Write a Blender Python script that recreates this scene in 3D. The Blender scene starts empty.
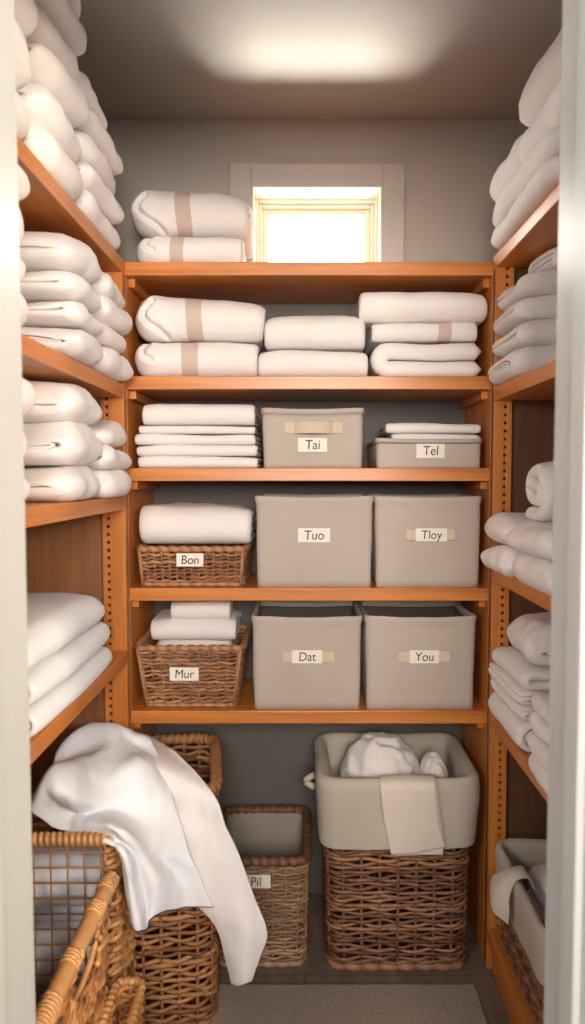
import bpy, bmesh, math, random
from mathutils import Vector, Matrix, noise

random.seed(7)
scene = bpy.context.scene
COL = scene.collection
PI = math.pi

# ------------------------------------------------------------------ camera model
F, CX, CY = 697.0, 305.0, 512.0
PITCH = math.radians(3.0)
CP, SP = math.cos(PITCH), math.sin(PITCH)
D = 1.92                                   # front plane of the shelving at the back


def ray(px, py):
    u, v = (px - CX) / F, (CY - py) / F
    return Vector((u, CP + v * SP, -SP + v * CP))


_d = ray(480, 960)
H = -_d.z / _d.y * D                       # camera height: post foot is on the floor


def at(px, py, Y):
    d = ray(px, py)
    s = Y / d.y
    return Vector((d.x * s, Y, H + d.z * s))


cam_d = bpy.data.cameras.new('camera')
cam = bpy.data.objects.new('camera', cam_d)
COL.objects.link(cam)
cam.location = (0, 0, H)
cam.rotation_euler = (PI / 2 - PITCH, 0, 0)
cam_d.sensor_fit = 'VERTICAL'
cam_d.sensor_height = 36
cam_d.lens = F / 1024 * 36
cam_d.shift_x = -(CX - 292.5) / 1024
cam_d.clip_start = 0.01
scene.camera = cam


# ------------------------------------------------------------------ materials
def new_mat(name):
    m = bpy.data.materials.new(name)
    m.use_nodes = True
    nt = m.node_tree
    return m, nt, nt.nodes['Principled BSDF']


def lnk(nt, a, b):
    nt.links.new(a, b)


def ramp(nt, cols):
    r = nt.nodes.new('ShaderNodeValToRGB')
    e = r.color_ramp.elements
    while len(e) < len(cols):
        e.new(0.5)
    for i, (p, c) in enumerate(cols):
        e[i].position = p
        e[i].color = (*c, 1)
    return r


def coords(nt, scale=(1, 1, 1), kind='Object'):
    tc = nt.nodes.new('ShaderNodeTexCoord')
    mp = nt.nodes.new('ShaderNodeMapping')
    mp.inputs['Scale'].default_value = scale
    lnk(nt, tc.outputs[kind], mp.inputs[0])
    return mp.outputs[0]


def tex(nt, vec, scale, detail=3, rough=0.5, dist=0.0):
    n = nt.nodes.new('ShaderNodeTexNoise')
    n.inputs['Scale'].default_value = scale
    n.inputs['Detail'].default_value = detail
    n.inputs['Roughness'].default_value = rough
    n.inputs['Distortion'].default_value = dist
    lnk(nt, vec, n.inputs['Vector'])
    return n.outputs['Fac']


def bump(nt, bs, hgt, strength, dist):
    b = nt.nodes.new('ShaderNodeBump')
    b.inputs['Strength'].default_value = strength
    b.inputs['Distance'].default_value = dist
    lnk(nt, hgt, b.inputs['Height'])
    lnk(nt, b.outputs[0], bs.inputs['Normal'])


def plain(name, col, rough=0.6, bump_scale=0, bs=0.2, var=0.06, vs=5, sheen=0):
    m, nt, b = new_mat(name)
    v = coords(nt)
    n = tex(nt, v, vs, 4)
    r = ramp(nt, [(0.3, tuple(c * (1 - var) for c in col)), (0.7, tuple(min(1, c * (1 + var)) for c in col))])
    lnk(nt, n, r.inputs[0])
    lnk(nt, r.outputs[0], b.inputs['Base Color'])
    b.inputs['Roughness'].default_value = rough
    if sheen:
        b.inputs['Sheen Weight'].default_value = sheen
        b.inputs['Sheen Roughness'].default_value = 0.6
    if bump_scale:
        n2 = tex(nt, v, bump_scale, 2)
        bump(nt, b, n2, bs, 0.002)
    return m


def wood(name, axis, dark, light, rough=0.36):
    m, nt, b = new_mat(name)
    sc = [16, 16, 16]
    sc[axis] = 0.9
    v = coords(nt, sc)
    n = tex(nt, v, 1.6, 6, 0.6, 0.9)
    sc2 = [90, 90, 90]
    sc2[axis] = 2.5
    n2 = tex(nt, coords(nt, sc2), 1.5, 3)
    mx = nt.nodes.new('ShaderNodeMath')
    mx.operation = 'MULTIPLY_ADD'
    mx.inputs[1].default_value = 0.35
    lnk(nt, n2, mx.inputs[0])
    lnk(nt, n, mx.inputs[2])
    r = ramp(nt, [(0.42, dark), (0.62, tuple((a + c) / 2 for a, c in zip(dark, light))), (0.85, light)])
    lnk(nt, mx.outputs[0], r.inputs[0])
    lnk(nt, r.outputs[0], b.inputs['Base Color'])
    b.inputs['Roughness'].default_value = rough
    bump(nt, b, n2, 0.06, 0.002)
    return m


WD, WL = (0.39, 0.120, 0.022), (0.62, 0.225, 0.046)
W_X = wood('orange_wood_x', 0, WD, WL)
W_Y = wood('orange_wood_y', 1, WD, WL)
W_Z = wood('orange_wood_z', 2, WD, WL)
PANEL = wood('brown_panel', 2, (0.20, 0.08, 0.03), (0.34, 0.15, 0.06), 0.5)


PANEL_SHADED = wood('shaded_brown_panel', 2, (0.085, 0.036, 0.016), (0.15, 0.068, 0.030), 0.55)  # same panel wood, darkened: the right side's shade is in the colour


def fabric(name, col, terry=False, strength=0.35):
    m, nt, b = new_mat(name)
    v = coords(nt)
    n = tex(nt, v, 7, 3)
    r = ramp(nt, [(0.3, tuple(c * 0.955 for c in col)), (0.7, col)])
    lnk(nt, n, r.inputs[0])
    lnk(nt, r.outputs[0], b.inputs['Base Color'])
    b.inputs['Roughness'].default_value = 0.95
    b.inputs['Sheen Weight'].default_value = 0.06
    b.inputs['Specular IOR Level'].default_value = 0.15
    fine = tex(nt, v, 260 if terry else 420, 2)
    mid = tex(nt, v, 22, 4, 0.55, 0.6)
    a = nt.nodes.new('ShaderNodeMath')
    a.operation = 'MULTIPLY_ADD'
    a.inputs[1].default_value = 0.55 if terry else 0.12
    lnk(nt, fine, a.inputs[0])
    lnk(nt, mid, a.inputs[2])
    bump(nt, b, a.outputs[0], strength, 0.012 if terry else 0.008)
    return m


WHITE = fabric('white_cotton', (0.80, 0.762, 0.735))
SHEET = fabric('white_sheet', (0.78, 0.748, 0.73), strength=0.2)
TERRY = fabric('white_terry', (0.79, 0.745, 0.72), True, 0.5)
COOL = fabric('cool_white_cloth', (0.77, 0.785, 0.81), strength=0.25)
TAN = fabric('tan_band', (0.60, 0.475, 0.41), strength=0.15)
NAPKIN = fabric('ivory_cloth', (0.66, 0.60, 0.52), strength=0.15)
LINER = fabric('beige_liner', (0.50, 0.445, 0.375), strength=0.25)
LINER_D = fabric('grey_liner', (0.33, 0.29, 0.25), strength=0.25)
BIN = fabric('taupe_canvas', (0.47, 0.41, 0.355), strength=0.12)
BIN_SHADE = fabric('shaded_bin_inside', (0.10, 0.085, 0.072), strength=0.12)  # bin inside: shade of the deep interior painted into the canvas colour
STRAP = fabric('tan_strap', (0.60, 0.50, 0.38), strength=0.1)
CARD = plain('label_card', (0.80, 0.75, 0.67), 0.7, var=0.02)
INK = plain('black_ink', (0.02, 0.018, 0.018), 0.7, var=0.0)
HEM = plain('dark_stitching', (0.10, 0.09, 0.14), 0.9)
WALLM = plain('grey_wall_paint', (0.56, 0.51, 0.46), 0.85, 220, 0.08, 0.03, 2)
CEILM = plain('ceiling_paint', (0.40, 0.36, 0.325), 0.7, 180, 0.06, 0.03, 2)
TRIMM = plain('trim_paint', (0.62, 0.575, 0.53), 0.45, var=0.02)
JAMBM = plain('door_paint', (0.47, 0.475, 0.46), 0.4, var=0.015)
SASHM = plain('cream_sash_paint', (0.82, 0.77, 0.63), 0.45, var=0.02)
BACK_SHADE = plain('shade_dark_back', (0.125, 0.11, 0.104), 0.8)  # dark tone carries the shade at the back of the compartments
DARK = plain('dark_recess', (0.02, 0.014, 0.01), 0.9, var=0.0)
WIRE = plain('brown_wire', (0.30, 0.15, 0.06), 0.45)


def wicker(name, cols, rough=0.55):
    m, nt, b = new_mat(name)
    at_ = nt.nodes.new('ShaderNodeAttribute')
    at_.attribute_name = 'tone'
    n = tex(nt, coords(nt), 45, 3)
    a = nt.nodes.new('ShaderNodeMath')
    a.operation = 'MULTIPLY_ADD'
    a.inputs[1].default_value = 0.5
    lnk(nt, n, a.inputs[0])
    s = nt.nodes.new('ShaderNodeMath')
    s.operation = 'MULTIPLY'
    s.inputs[1].default_value = 0.62
    lnk(nt, at_.outputs['Fac'], s.inputs[0])
    lnk(nt, s.outputs[0], a.inputs[2])
    r = ramp(nt, [(0.15, cols[0]), (0.5, cols[1]), (0.85, cols[2])])
    lnk(nt, a.outputs[0], r.inputs[0])
    lnk(nt, r.outputs[0], b.inputs['Base Color'])
    b.inputs['Roughness'].default_value = rough
    return m


WK_H = wicker('brown_willow', [(0.045, 0.018, 0.009), (0.185, 0.082, 0.037), (0.35, 0.178, 0.09)])
WK_M = wicker('dull_willow', [(0.11, 0.06, 0.032), (0.27, 0.155, 0.08), (0.42, 0.27, 0.16)])
WK_MR = wicker('dark_willow_rim', [(0.035, 0.016, 0.009), (0.10, 0.045, 0.022), (0.22, 0.10, 0.045)])
WK_S = wicker('shelf_willow', [(0.10, 0.04, 0.017), (0.28, 0.125, 0.052), (0.46, 0.24, 0.115)])
WK_L = wicker('golden_willow', [(0.06, 0.022, 0.008), (0.25, 0.105, 0.035), (0.46, 0.232, 0.085)])
WK_B = wicker('bright_cane', [(0.09, 0.032, 0.010), (0.36, 0.152, 0.046), (0.58, 0.30, 0.11)], 0.42)

m, nt, b = new_mat('floor_boards')
v = coords(nt, (9, 1.2, 1))
n = tex(nt, v, 2.2, 5, 0.6, 0.5)
r = ramp(nt, [(0.3, (0.135, 0.10, 0.078)), (0.7, (0.215, 0.168, 0.132))])
lnk(nt, n, r.inputs[0])
br = nt.nodes.new('ShaderNodeTexBrick')
br.inputs['Scale'].default_value = 1.0
br.inputs['Brick Width'].default_value = 1.3
br.inputs['Row Height'].default_value = 0.14
br.inputs['Mortar Size'].default_value = 0.002
br.inputs['Color1'].default_value = (1, 1, 1, 1)
br.inputs['Color2'].default_value = (0.8, 0.8, 0.8, 1)
br.inputs['Mortar'].default_value = (0.5, 0.5, 0.5, 1)
lnk(nt, coords(nt), br.inputs['Vector'])
mx = nt.nodes.new('ShaderNodeMix')
mx.data_type = 'RGBA'
mx.blend_type = 'MULTIPLY'
mx.inputs['Factor'].default_value = 1
lnk(nt, r.outputs[0], mx.inputs[6])
lnk(nt, br.outputs['Color'], mx.inputs[7])
lnk(nt, mx.outputs[2], b.inputs['Base Color'])
b.inputs['Roughness'].default_value = 0.5
FLOORM = m

m, nt, b = new_mat('woven_mat')
w1 = nt.nodes.new('ShaderNodeTexWave')
w1.wave_type = 'BANDS'
w1.bands_direction = 'DIAGONAL'
w1.inputs['Scale'].default_value = 60
w1.inputs['Distortion'].default_value = 9.0
w1.inputs['Detail Scale'].default_value = 3
lnk(nt, coords(nt), w1.inputs['Vector'])
r = ramp(nt, [(0.1, (0.28, 0.225, 0.18)), (0.9, (0.38, 0.315, 0.26))])
lnk(nt, w1.outputs['Fac'], r.inputs[0])
lnk(nt, r.outputs[0], b.inputs['Base Color'])
b.inputs['Roughness'].default_value = 0.95
bump(nt, b, w1.outputs['Fac'], 0.5, 0.004)
MATM = m

m = bpy.data.materials.new('window_glass')
m.use_nodes = True
nt = m.node_tree
nt.nodes.remove(nt.nodes['Principled BSDF'])
out = nt.nodes['Material Output']
tr = nt.nodes.new('ShaderNodeBsdfTransparent')
gl = nt.nodes.new('ShaderNodeBsdfGlossy')
gl.inputs['Roughness'].default_value = 0.02
fr = nt.nodes.new('ShaderNodeFresnel')
fr.inputs['IOR'].default_value = 1.3
mxs = nt.nodes.new('ShaderNodeMixShader')
lnk(nt, fr.outputs[0], mxs.inputs[0])
lnk(nt, tr.outputs[0], mxs.inputs[1])
lnk(nt, gl.outputs[0], mxs.inputs[2])
lnk(nt, mxs.outputs[0], out.inputs['Surface'])
GLASS = m


# ------------------------------------------------------------------ object helpers
def tag(o, label=None, cat=None, group=None, kind=None):
    if label:
        o['label'] = label
    if cat:
        o['category'] = cat
    if group:
        o['group'] = group
    if kind:
        o['kind'] = kind
    return o


def thing(name, label, cat, loc, rz=0, group=None):
    o = bpy.data.objects.new(name, None)
    o.empty_display_size = 0.05
    COL.objects.link(o)
    o.location = loc
    o.rotation_euler = (0, 0, rz)
    return tag(o, label, cat, group)


class MB:
    def __init__(self):
        self.v, self.f, self.mi, self.tone = [], [], [], []

    def add(self, vs, fs, mi=0, tone=0.5):
        k = len(self.v)
        self.v += [tuple(p) for p in vs]
        self.tone += [tone] * len(vs)
        self.f += [tuple(i + k for i in f) for f in fs]
        self.mi += [mi] * len(fs)

    def box(self, x0, x1, y0, y1, z0, z1, bev=0.0, mi=0):
        bm = bmesh.new()
        bmesh.ops.create_cube(bm, size=1)
        for p in bm.verts:
            p.co = Vector(((x0 + x1) / 2 + p.co.x * (x1 - x0), (y0 + y1) / 2 + p.co.y * (y1 - y0),
                           (z0 + z1) / 2 + p.co.z * (z1 - z0)))
        if bev:
            bmesh.ops.bevel(bm, geom=bm.edges[:], offset=bev, segments=2, affect='EDGES', profile=0.5)
        bm.verts.index_update()
        self.add([p.co[:] for p in bm.verts], [[p.index for p in f.verts] for f in bm.faces], mi)
        bm.free()
        return self

    def tube(self, pts, r, sides=6, closed=False, tone=0.5, sq=1.0, mi=0, rf=None):
        """tube along pts; sq = vertical squash; rf(i, angle) scales the radius"""
        pts = [Vector(p) for p in pts]
        n = len(pts)
        if n < 2:
            return self
        vs = []
        for i in range(n):
            a = pts[(i - 1) % n] if (closed or i > 0) else pts[i]
            c = pts[(i + 1) % n] if (closed or i < n - 1) else pts[i]
            t = (c - a)
            t = t.normalized() if t.length > 1e-9 else Vector((0, 0, 1))
            up = Vector((0, 0, 1)) if abs(t.z) < 0.9 else Vector((0, 1, 0))
            s = t.cross(up).normalized()
            q = s.cross(t).normalized()
            for k in range(sides):
                an = 2 * PI * k / sides
                rr = r * (rf(i, an) if rf else 1)
                vs.append(pts[i] + s * math.cos(an) * rr + q * math.sin(an) * rr * sq)
        fs = []
        m_ = n if closed else n - 1
        for i in range(m_):
            for k in range(sides):
                i2 = (i + 1) % n
                fs.append((i * sides + k, i * sides + (k + 1) % sides, i2 * sides + (k + 1) % sides, i2 * sides + k))
        if not closed:
            fs.append(tuple(range(sides))[::-1])
            fs.append(tuple((n - 1) * sides + k for k in range(sides)))
        self.add(vs, fs, mi, tone)
        return self

    def grid(self, rows, closed_u=False, mi=0):
        nr, nc = len(rows), len(rows[0])
        vs = [p for r_ in rows for p in r_]
        fs = []
        for i in range(nr - 1):
            for j in range(nc if closed_u else nc - 1):
                j2 = (j + 1) % nc
                fs.append((i * nc + j, i * nc + j2, (i + 1) * nc + j2, (i + 1) * nc + j))
        self.add(vs, fs, mi)
        return self

    def mesh(self, name, mats, smooth=True, recalc=True):
        me = bpy.data.meshes.new(name)
        me.from_pydata(self.v, [], self.f)
        me.update()
        if recalc:
            bm = bmesh.new()
            bm.from_mesh(me)
            bmesh.ops.recalc_face_normals(bm, faces=bm.faces[:])
            bm.to_mesh(me)
            bm.free()
        if not isinstance(mats, (list, tuple)):
            mats = [mats]
        for mm in mats:
            me.materials.append(mm)
        me.polygons.foreach_set('material_index', self.mi)
        me.polygons.foreach_set('use_smooth', [smooth] * len(me.polygons))
        a = me.attributes.new('tone', 'FLOAT', 'POINT')
        a.data.foreach_set('value', self.tone)
        return me

    def build(self, name, mats, parent=None, loc=(0, 0, 0), rz=0, smooth=True):
        o = bpy.data.objects.new(name, self.mesh(name, mats, smooth))
        COL.objects.link(o)
        o.location = loc
        o.rotation_euler = (0, 0, rz)
        if parent:
            o.parent = parent
        return o


def board(name, mat, x0, x1, y0, y1, z0, z1, parent=None, bev=0.002):
    if parent:
        p = parent.location
        x0, x1, y0, y1, z0, z1 = x0 - p.x, x1 - p.x, y0 - p.y, y1 - p.y, z0 - p.z, z1 - p.z
    cx, cy, cz = (x0 + x1) / 2, (y0 + y1) / 2, z0
    o = MB().box(x0 - cx, x1 - cx, y0 - cy, y1 - cy, 0, z1 - z0, bev).build(name, mat, parent, (cx, cy, cz), smooth=False)
    return o


def struct(o):
    o['kind'] = 'structure'
    return o


# ------------------------------------------------------------------ room shell
XL, XR = at(128, 475, D).x, at(490, 475, D).x
WXL, WXR = XL - 0.37, XR + 0.37            # side walls
YB = 2.27                                  # back wall face
ZC = at(300, 120, YB).z                    # ceiling
JL, JR = at(25, 475, 0.93).x, at(553, 475, 0.93).x

struct(board('floor', FLOORM, -2.2, 2.2, -1.5, YB + 0.15, -0.05, 0, bev=0))
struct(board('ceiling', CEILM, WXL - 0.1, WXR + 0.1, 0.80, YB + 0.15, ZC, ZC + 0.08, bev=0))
struct(board('wall_left', WALLM, WXL - 0.1, WXL, 0.80, YB, 0, ZC, bev=0))
struct(board('wall_right', WALLM, WXR, WXR + 0.1, 0.80, YB, 0, ZC, bev=0))
wx0, wx1 = at(252, 200, YB).x, at(382, 200, YB).x
wz1 = at(310, 188, YB).z
wz0 = 1.985
bw = MB()
bw.box(WXL - 0.1, wx0, YB, YB + 0.15, 0, ZC)
bw.box(wx1, WXR + 0.1, YB, YB + 0.15, 0, ZC)
bw.box(wx0, wx1, YB, YB + 0.15, 0, wz0)
bw.box(wx0, wx1, YB, YB + 0.15, wz1, ZC)
struct(bw.build('wall_back', WALLM, smooth=False))
DH = 2.10
fw = MB()
fw.box(WXL - 0.1, JL - 0.02, 0.82, 0.92, 0, ZC)
fw.box(JR + 0.02, WXR + 0.1, 0.82, 0.92, 0, ZC)
fw.box(JL - 0.02, JR + 0.02, 0.82, 0.92, DH + 0.02, ZC)
struct(fw.build('wall_front', WALLM, smooth=False))
dj = struct(bpy.data.objects.new('door_1', None))
COL.objects.link(dj)
dj.location = (0, 0.87, 0)
board('door_jamb', JAMBM, JL - 0.02, JL, 0.76, 0.93, 0, DH, dj, 0.003)
board('door_jamb', JAMBM, JR, JR + 0.02, 0.76, 0.93, 0, DH, dj, 0.003)
board('door_head', JAMBM, JL - 0.02, JR + 0.02, 0.76, 0.93, DH, DH + 0.02, dj, 0.003)
board('door_stop', JAMBM, JR - 0.011, JR, 0.80, 0.845, 0, DH, dj, 0.003)
board('door_stop', JAMBM, JL, JL + 0.008, 0.78, 0.82, 0, DH, dj, 0.003)
board('door_casing', JAMBM, JL - 0.09, JL - 0.006, 0.805, 0.82, 0, DH + 0.08, dj, 0.003)
board('door_casing', JAMBM, JR + 0.006, JR + 0.09, 0.805, 0.82, 0, DH + 0.08, dj, 0.003)

# window
wn = struct(bpy.data.objects.new('window_1', None))
COL.objects.link(wn)
wn.location = ((wx0 + wx1) / 2, YB, wz0)
cx0, cx1, cz1 = at(230, 200, YB).x, at(404, 200, YB).x, at(310, 165, YB).z
cw = 0.072
board('window_casing', TRIMM, cx0, wx0, YB - 0.018, YB, wz0 - 0.05, cz1, wn, 0.003)
board('window_casing', TRIMM, wx1, cx1, YB - 0.018, YB, wz0 - 0.05, cz1, wn, 0.003)
board('window_casing', TRIMM, wx0, wx1, YB - 0.018, YB, wz1, cz1, wn, 0.003)
board('window_sill', TRIMM, wx0, wx1, YB - 0.018, YB + 0.09, wz0 - 0.05, wz0, wn, 0.003)


def ring(name, mat, ins, wd, y0, y1):
    x0, x1, z0, z1 = wx0 + ins, wx1 - ins, wz0 + ins, wz1 - ins
    lx, ly, lz = wn.location
    mb = MB()
    mb.box(x0 - lx, x0 + wd - lx, y0 - ly, y1 - ly, z0 - lz, z1 - lz, 0.003)
    mb.box(x1 - wd - lx, x1 - lx, y0 - ly, y1 - ly, z0 - lz, z1 - lz, 0.003)
    mb.box(x0 + wd - lx, x1 - wd - lx, y0 - ly, y1 - ly, z1 - wd - lz, z1 - lz, 0.003)
    mb.box(x0 + wd - lx, x1 - wd - lx, y0 - ly, y1 - ly, z0 - lz, z0 + wd - lz, 0.003)
    return mb.build(name, mat, wn, smooth=False)


board('window_reveal', SASHM, wx0, wx0 + 0.006, YB - 0.018, YB + 0.075, wz0, wz1, wn, 0)
board('window_reveal', SASHM, wx1 - 0.006, wx1, YB - 0.018, YB + 0.075, wz0, wz1, wn, 0)
board('window_reveal', SASHM, wx0 + 0.006, wx1 - 0.006, YB - 0.018, YB + 0.075, wz1 - 0.006, wz1, wn, 0)
ring('window_frame', SASHM, 0.004, 0.012, YB + 0.075, YB + 0.14)
ring('window_frame', SASHM, 0.016, 0.012, YB + 0.09, YB + 0.14)
ring('window_sash', SASHM, 0.028, 0.018, YB + 0.105, YB + 0.135)
board('glass_pane', GLASS, wx0 + 0.046, wx1 - 0.046, YB + 0.118, YB + 0.121, wz0 + 0.046, wz1 - 0.046, wn, 0)

# ------------------------------------------------------------------ shelving
ST = 0.036                                  # board thickness
bk = thing('shelving_unit', 'orange wooden five-shelf unit against the back wall under the window', 'shelves', (0, 2.08, 0))
S_PY = [262, 376, 468, 588, 711]
S_Z = [at(305, y, D).z for y in S_PY]
board('side_panel', W_Z, XL - 0.019, XL, D, YB - 0.02, 0, S_Z[0] - ST, bk)
board('side_panel', W_Z, XR, XR + 0.019, D, YB - 0.02, 0, S_Z[0] - ST, bk)
board('back_panel', BACK_SHADE, XL, XR, YB - 0.03, YB - 0.02, 0, S_Z[0] - ST, bk, 0)  # added dark sheet; its colour stands for the shaded wall behind the shelves
for i, z in enumerate(S_Z):
    if i == 0:
        board('shelf', W_X, XL - 0.019, XR + 0.019, D - 0.002, YB - 0.02, z - ST, z, bk)
    else:
        board('shelf', W_X, XL, XR, D, YB - 0.03, z - ST, z, bk)
    board('shelf_cleat', W_Y, XL, XL + 0.018, D + 0.03, YB - 0.03, z - ST - 0.024, z - ST, bk)
    board('shelf_cleat', W_Y, XR - 0.018, XR, D + 0.03, YB - 0.03, z - ST - 0.024, z - ST, bk)


def post(name, parent, x0, x1, sx0, sx1, y0, y1, z0, z1):
    """upright board with a ladder of peg slots between sx0 and sx1"""
    p = parent.location
    mb = MB()
    mb.box(x0 - p.x, sx0 - p.x, y0 - p.y, y1 - p.y, z0, z1, 0.001)
    mb.box(sx1 - p.x, x1 - p.x, y0 - p.y, y1 - p.y, z0, z1, 0.001)
    mb.box(sx0 - p.x, sx1 - p.x, y1 - 0.003 - p.y, y1 - p.y, z0, z1, 0, 1)
    z = z0
    while z < z1 - 0.012:
        mb.box(sx0 - p.x, sx1 - p.x, y0 + 0.001 - p.y, y1 - 0.003 - p.y, z, z + 0.0132)
        z += 0.0215
    return mb.build(name, [W_Z, DARK], parent, smooth=False)


YS0, YS1 = 0.96, 1.898                       # side shelves run from the door to the back unit
lf = thing('shelving_unit', 'orange wooden shelving unit along the left wall of the closet', 'shelves', ((WXL + XL) / 2, 1.4, 0))
L_Z = [at(128, y, 1.9).z for y in (256, 385, 496, 649)]
L_Z[0] = S_Z[0]
rt = thing('shelving_unit', 'orange wooden shelving unit along the right wall of the closet', 'shelves', ((WXR + XR) / 2, 1.4, 0))
R_Z = [at(490, y, 1.9).z for y in (250, 388, 566, 711, 924)]
R_Z[0] = S_Z[0] + 0.012
for un, x_in, x_out, zs, (px0, px1, ps0, ps1) in (
        (lf, XL, WXL, L_Z, (XL - 0.062, XL, XL - 0.051, XL - 0.0425)),
        (rt, XR, WXR, R_Z, (XR, XR + 0.048, XR + 0.026, XR + 0.0345))):
    a, c = min(x_in, x_out), max(x_in, x_out)
    board('end_panel', PANEL if un is lf else PANEL_SHADED, a, c, 1.899, 1.917, 0, zs[0] - ST, un)
    board('end_panel', PANEL if un is lf else PANEL_SHADED, a, c, YS0 - 0.02, YS0, 0, zs[0] - ST, un)
    board('back_panel', PANEL if un is lf else PANEL_SHADED, (a if un is lf else c - 0.008), (a + 0.008 if un is lf else c), YS0, 1.899, 0, zs[0] - ST, un)
    post('post', un, px0, px1, ps0, ps1, 1.884, 1.899, 0, zs[0] - ST)
    for i, z in enumerate(zs):
        ye = 1.917 if i == 0 else 1.884
        xa, xb = (a + 0.008, c) if un is lf else (a, c - 0.008)
        board('shelf', W_Y, xa, xb, YS0 - (0.02 if i == 0 else 0), ye, z - ST, z, un)
board('kick_board', W_Y, XR + 0.012, XR + 0.03, YS0, 1.884, 0, R_Z[4] - ST, rt)


# ------------------------------------------------------------------ folded textiles
ZIG2, ZIG3, ZIG4, ZIG5 = [0, 1], [0, 1, 2], [0, 1, 2, 3], [0, 1, 2, 3, 4]
QUART = [0, 3, 2, 1]
ROLL = [2, 1, 3, 0]
ROLL5 = [2, 3, 1, 4, 0]


def fold_path(order, Dp, Hh, fine=False):
    n = len(order)
    t = Hh / n
    spans = {1: 0, -1: 0}
    side = 1
    for i in range(n - 1):
        spans[side] = max(spans[side], abs(order[i] - order[i + 1]))
        side = -side
    cen = {s: s * (Dp / 2 - (spans[s] + 1) * t / 2) for s in (1, -1)}
    free = {s: s * (Dp / 2 - t * 0.6) for s in (1, -1)}
    pts = []
    side = 1
    for i in range(n):
        v = (order[i] + 0.5) * t
        u0 = free[-side] if i == 0 else cen[-side]
        u1 = free[side] if i == n - 1 else cen[side]
        K = 8
        for k in range(K + 1):
            pts.append((u0 + (u1 - u0) * k / K, v))
        if i < n - 1:
            v2 = (order[i + 1] + 0.5) * t
            rad = abs(v2 - v) / 2
            vc = (v + v2) / 2
            sg = 1 if v2 > v else -1
            N = 5 + (9 if fine else 3) * abs(order[i] - order[i + 1])
            for k in range(1, N):
                an = -PI / 2 + PI * k / N
                pts.append((cen[side] + side * rad * math.cos(an), vc + sg * rad * math.sin(an)))
        side = -side
    return pts, t


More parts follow.
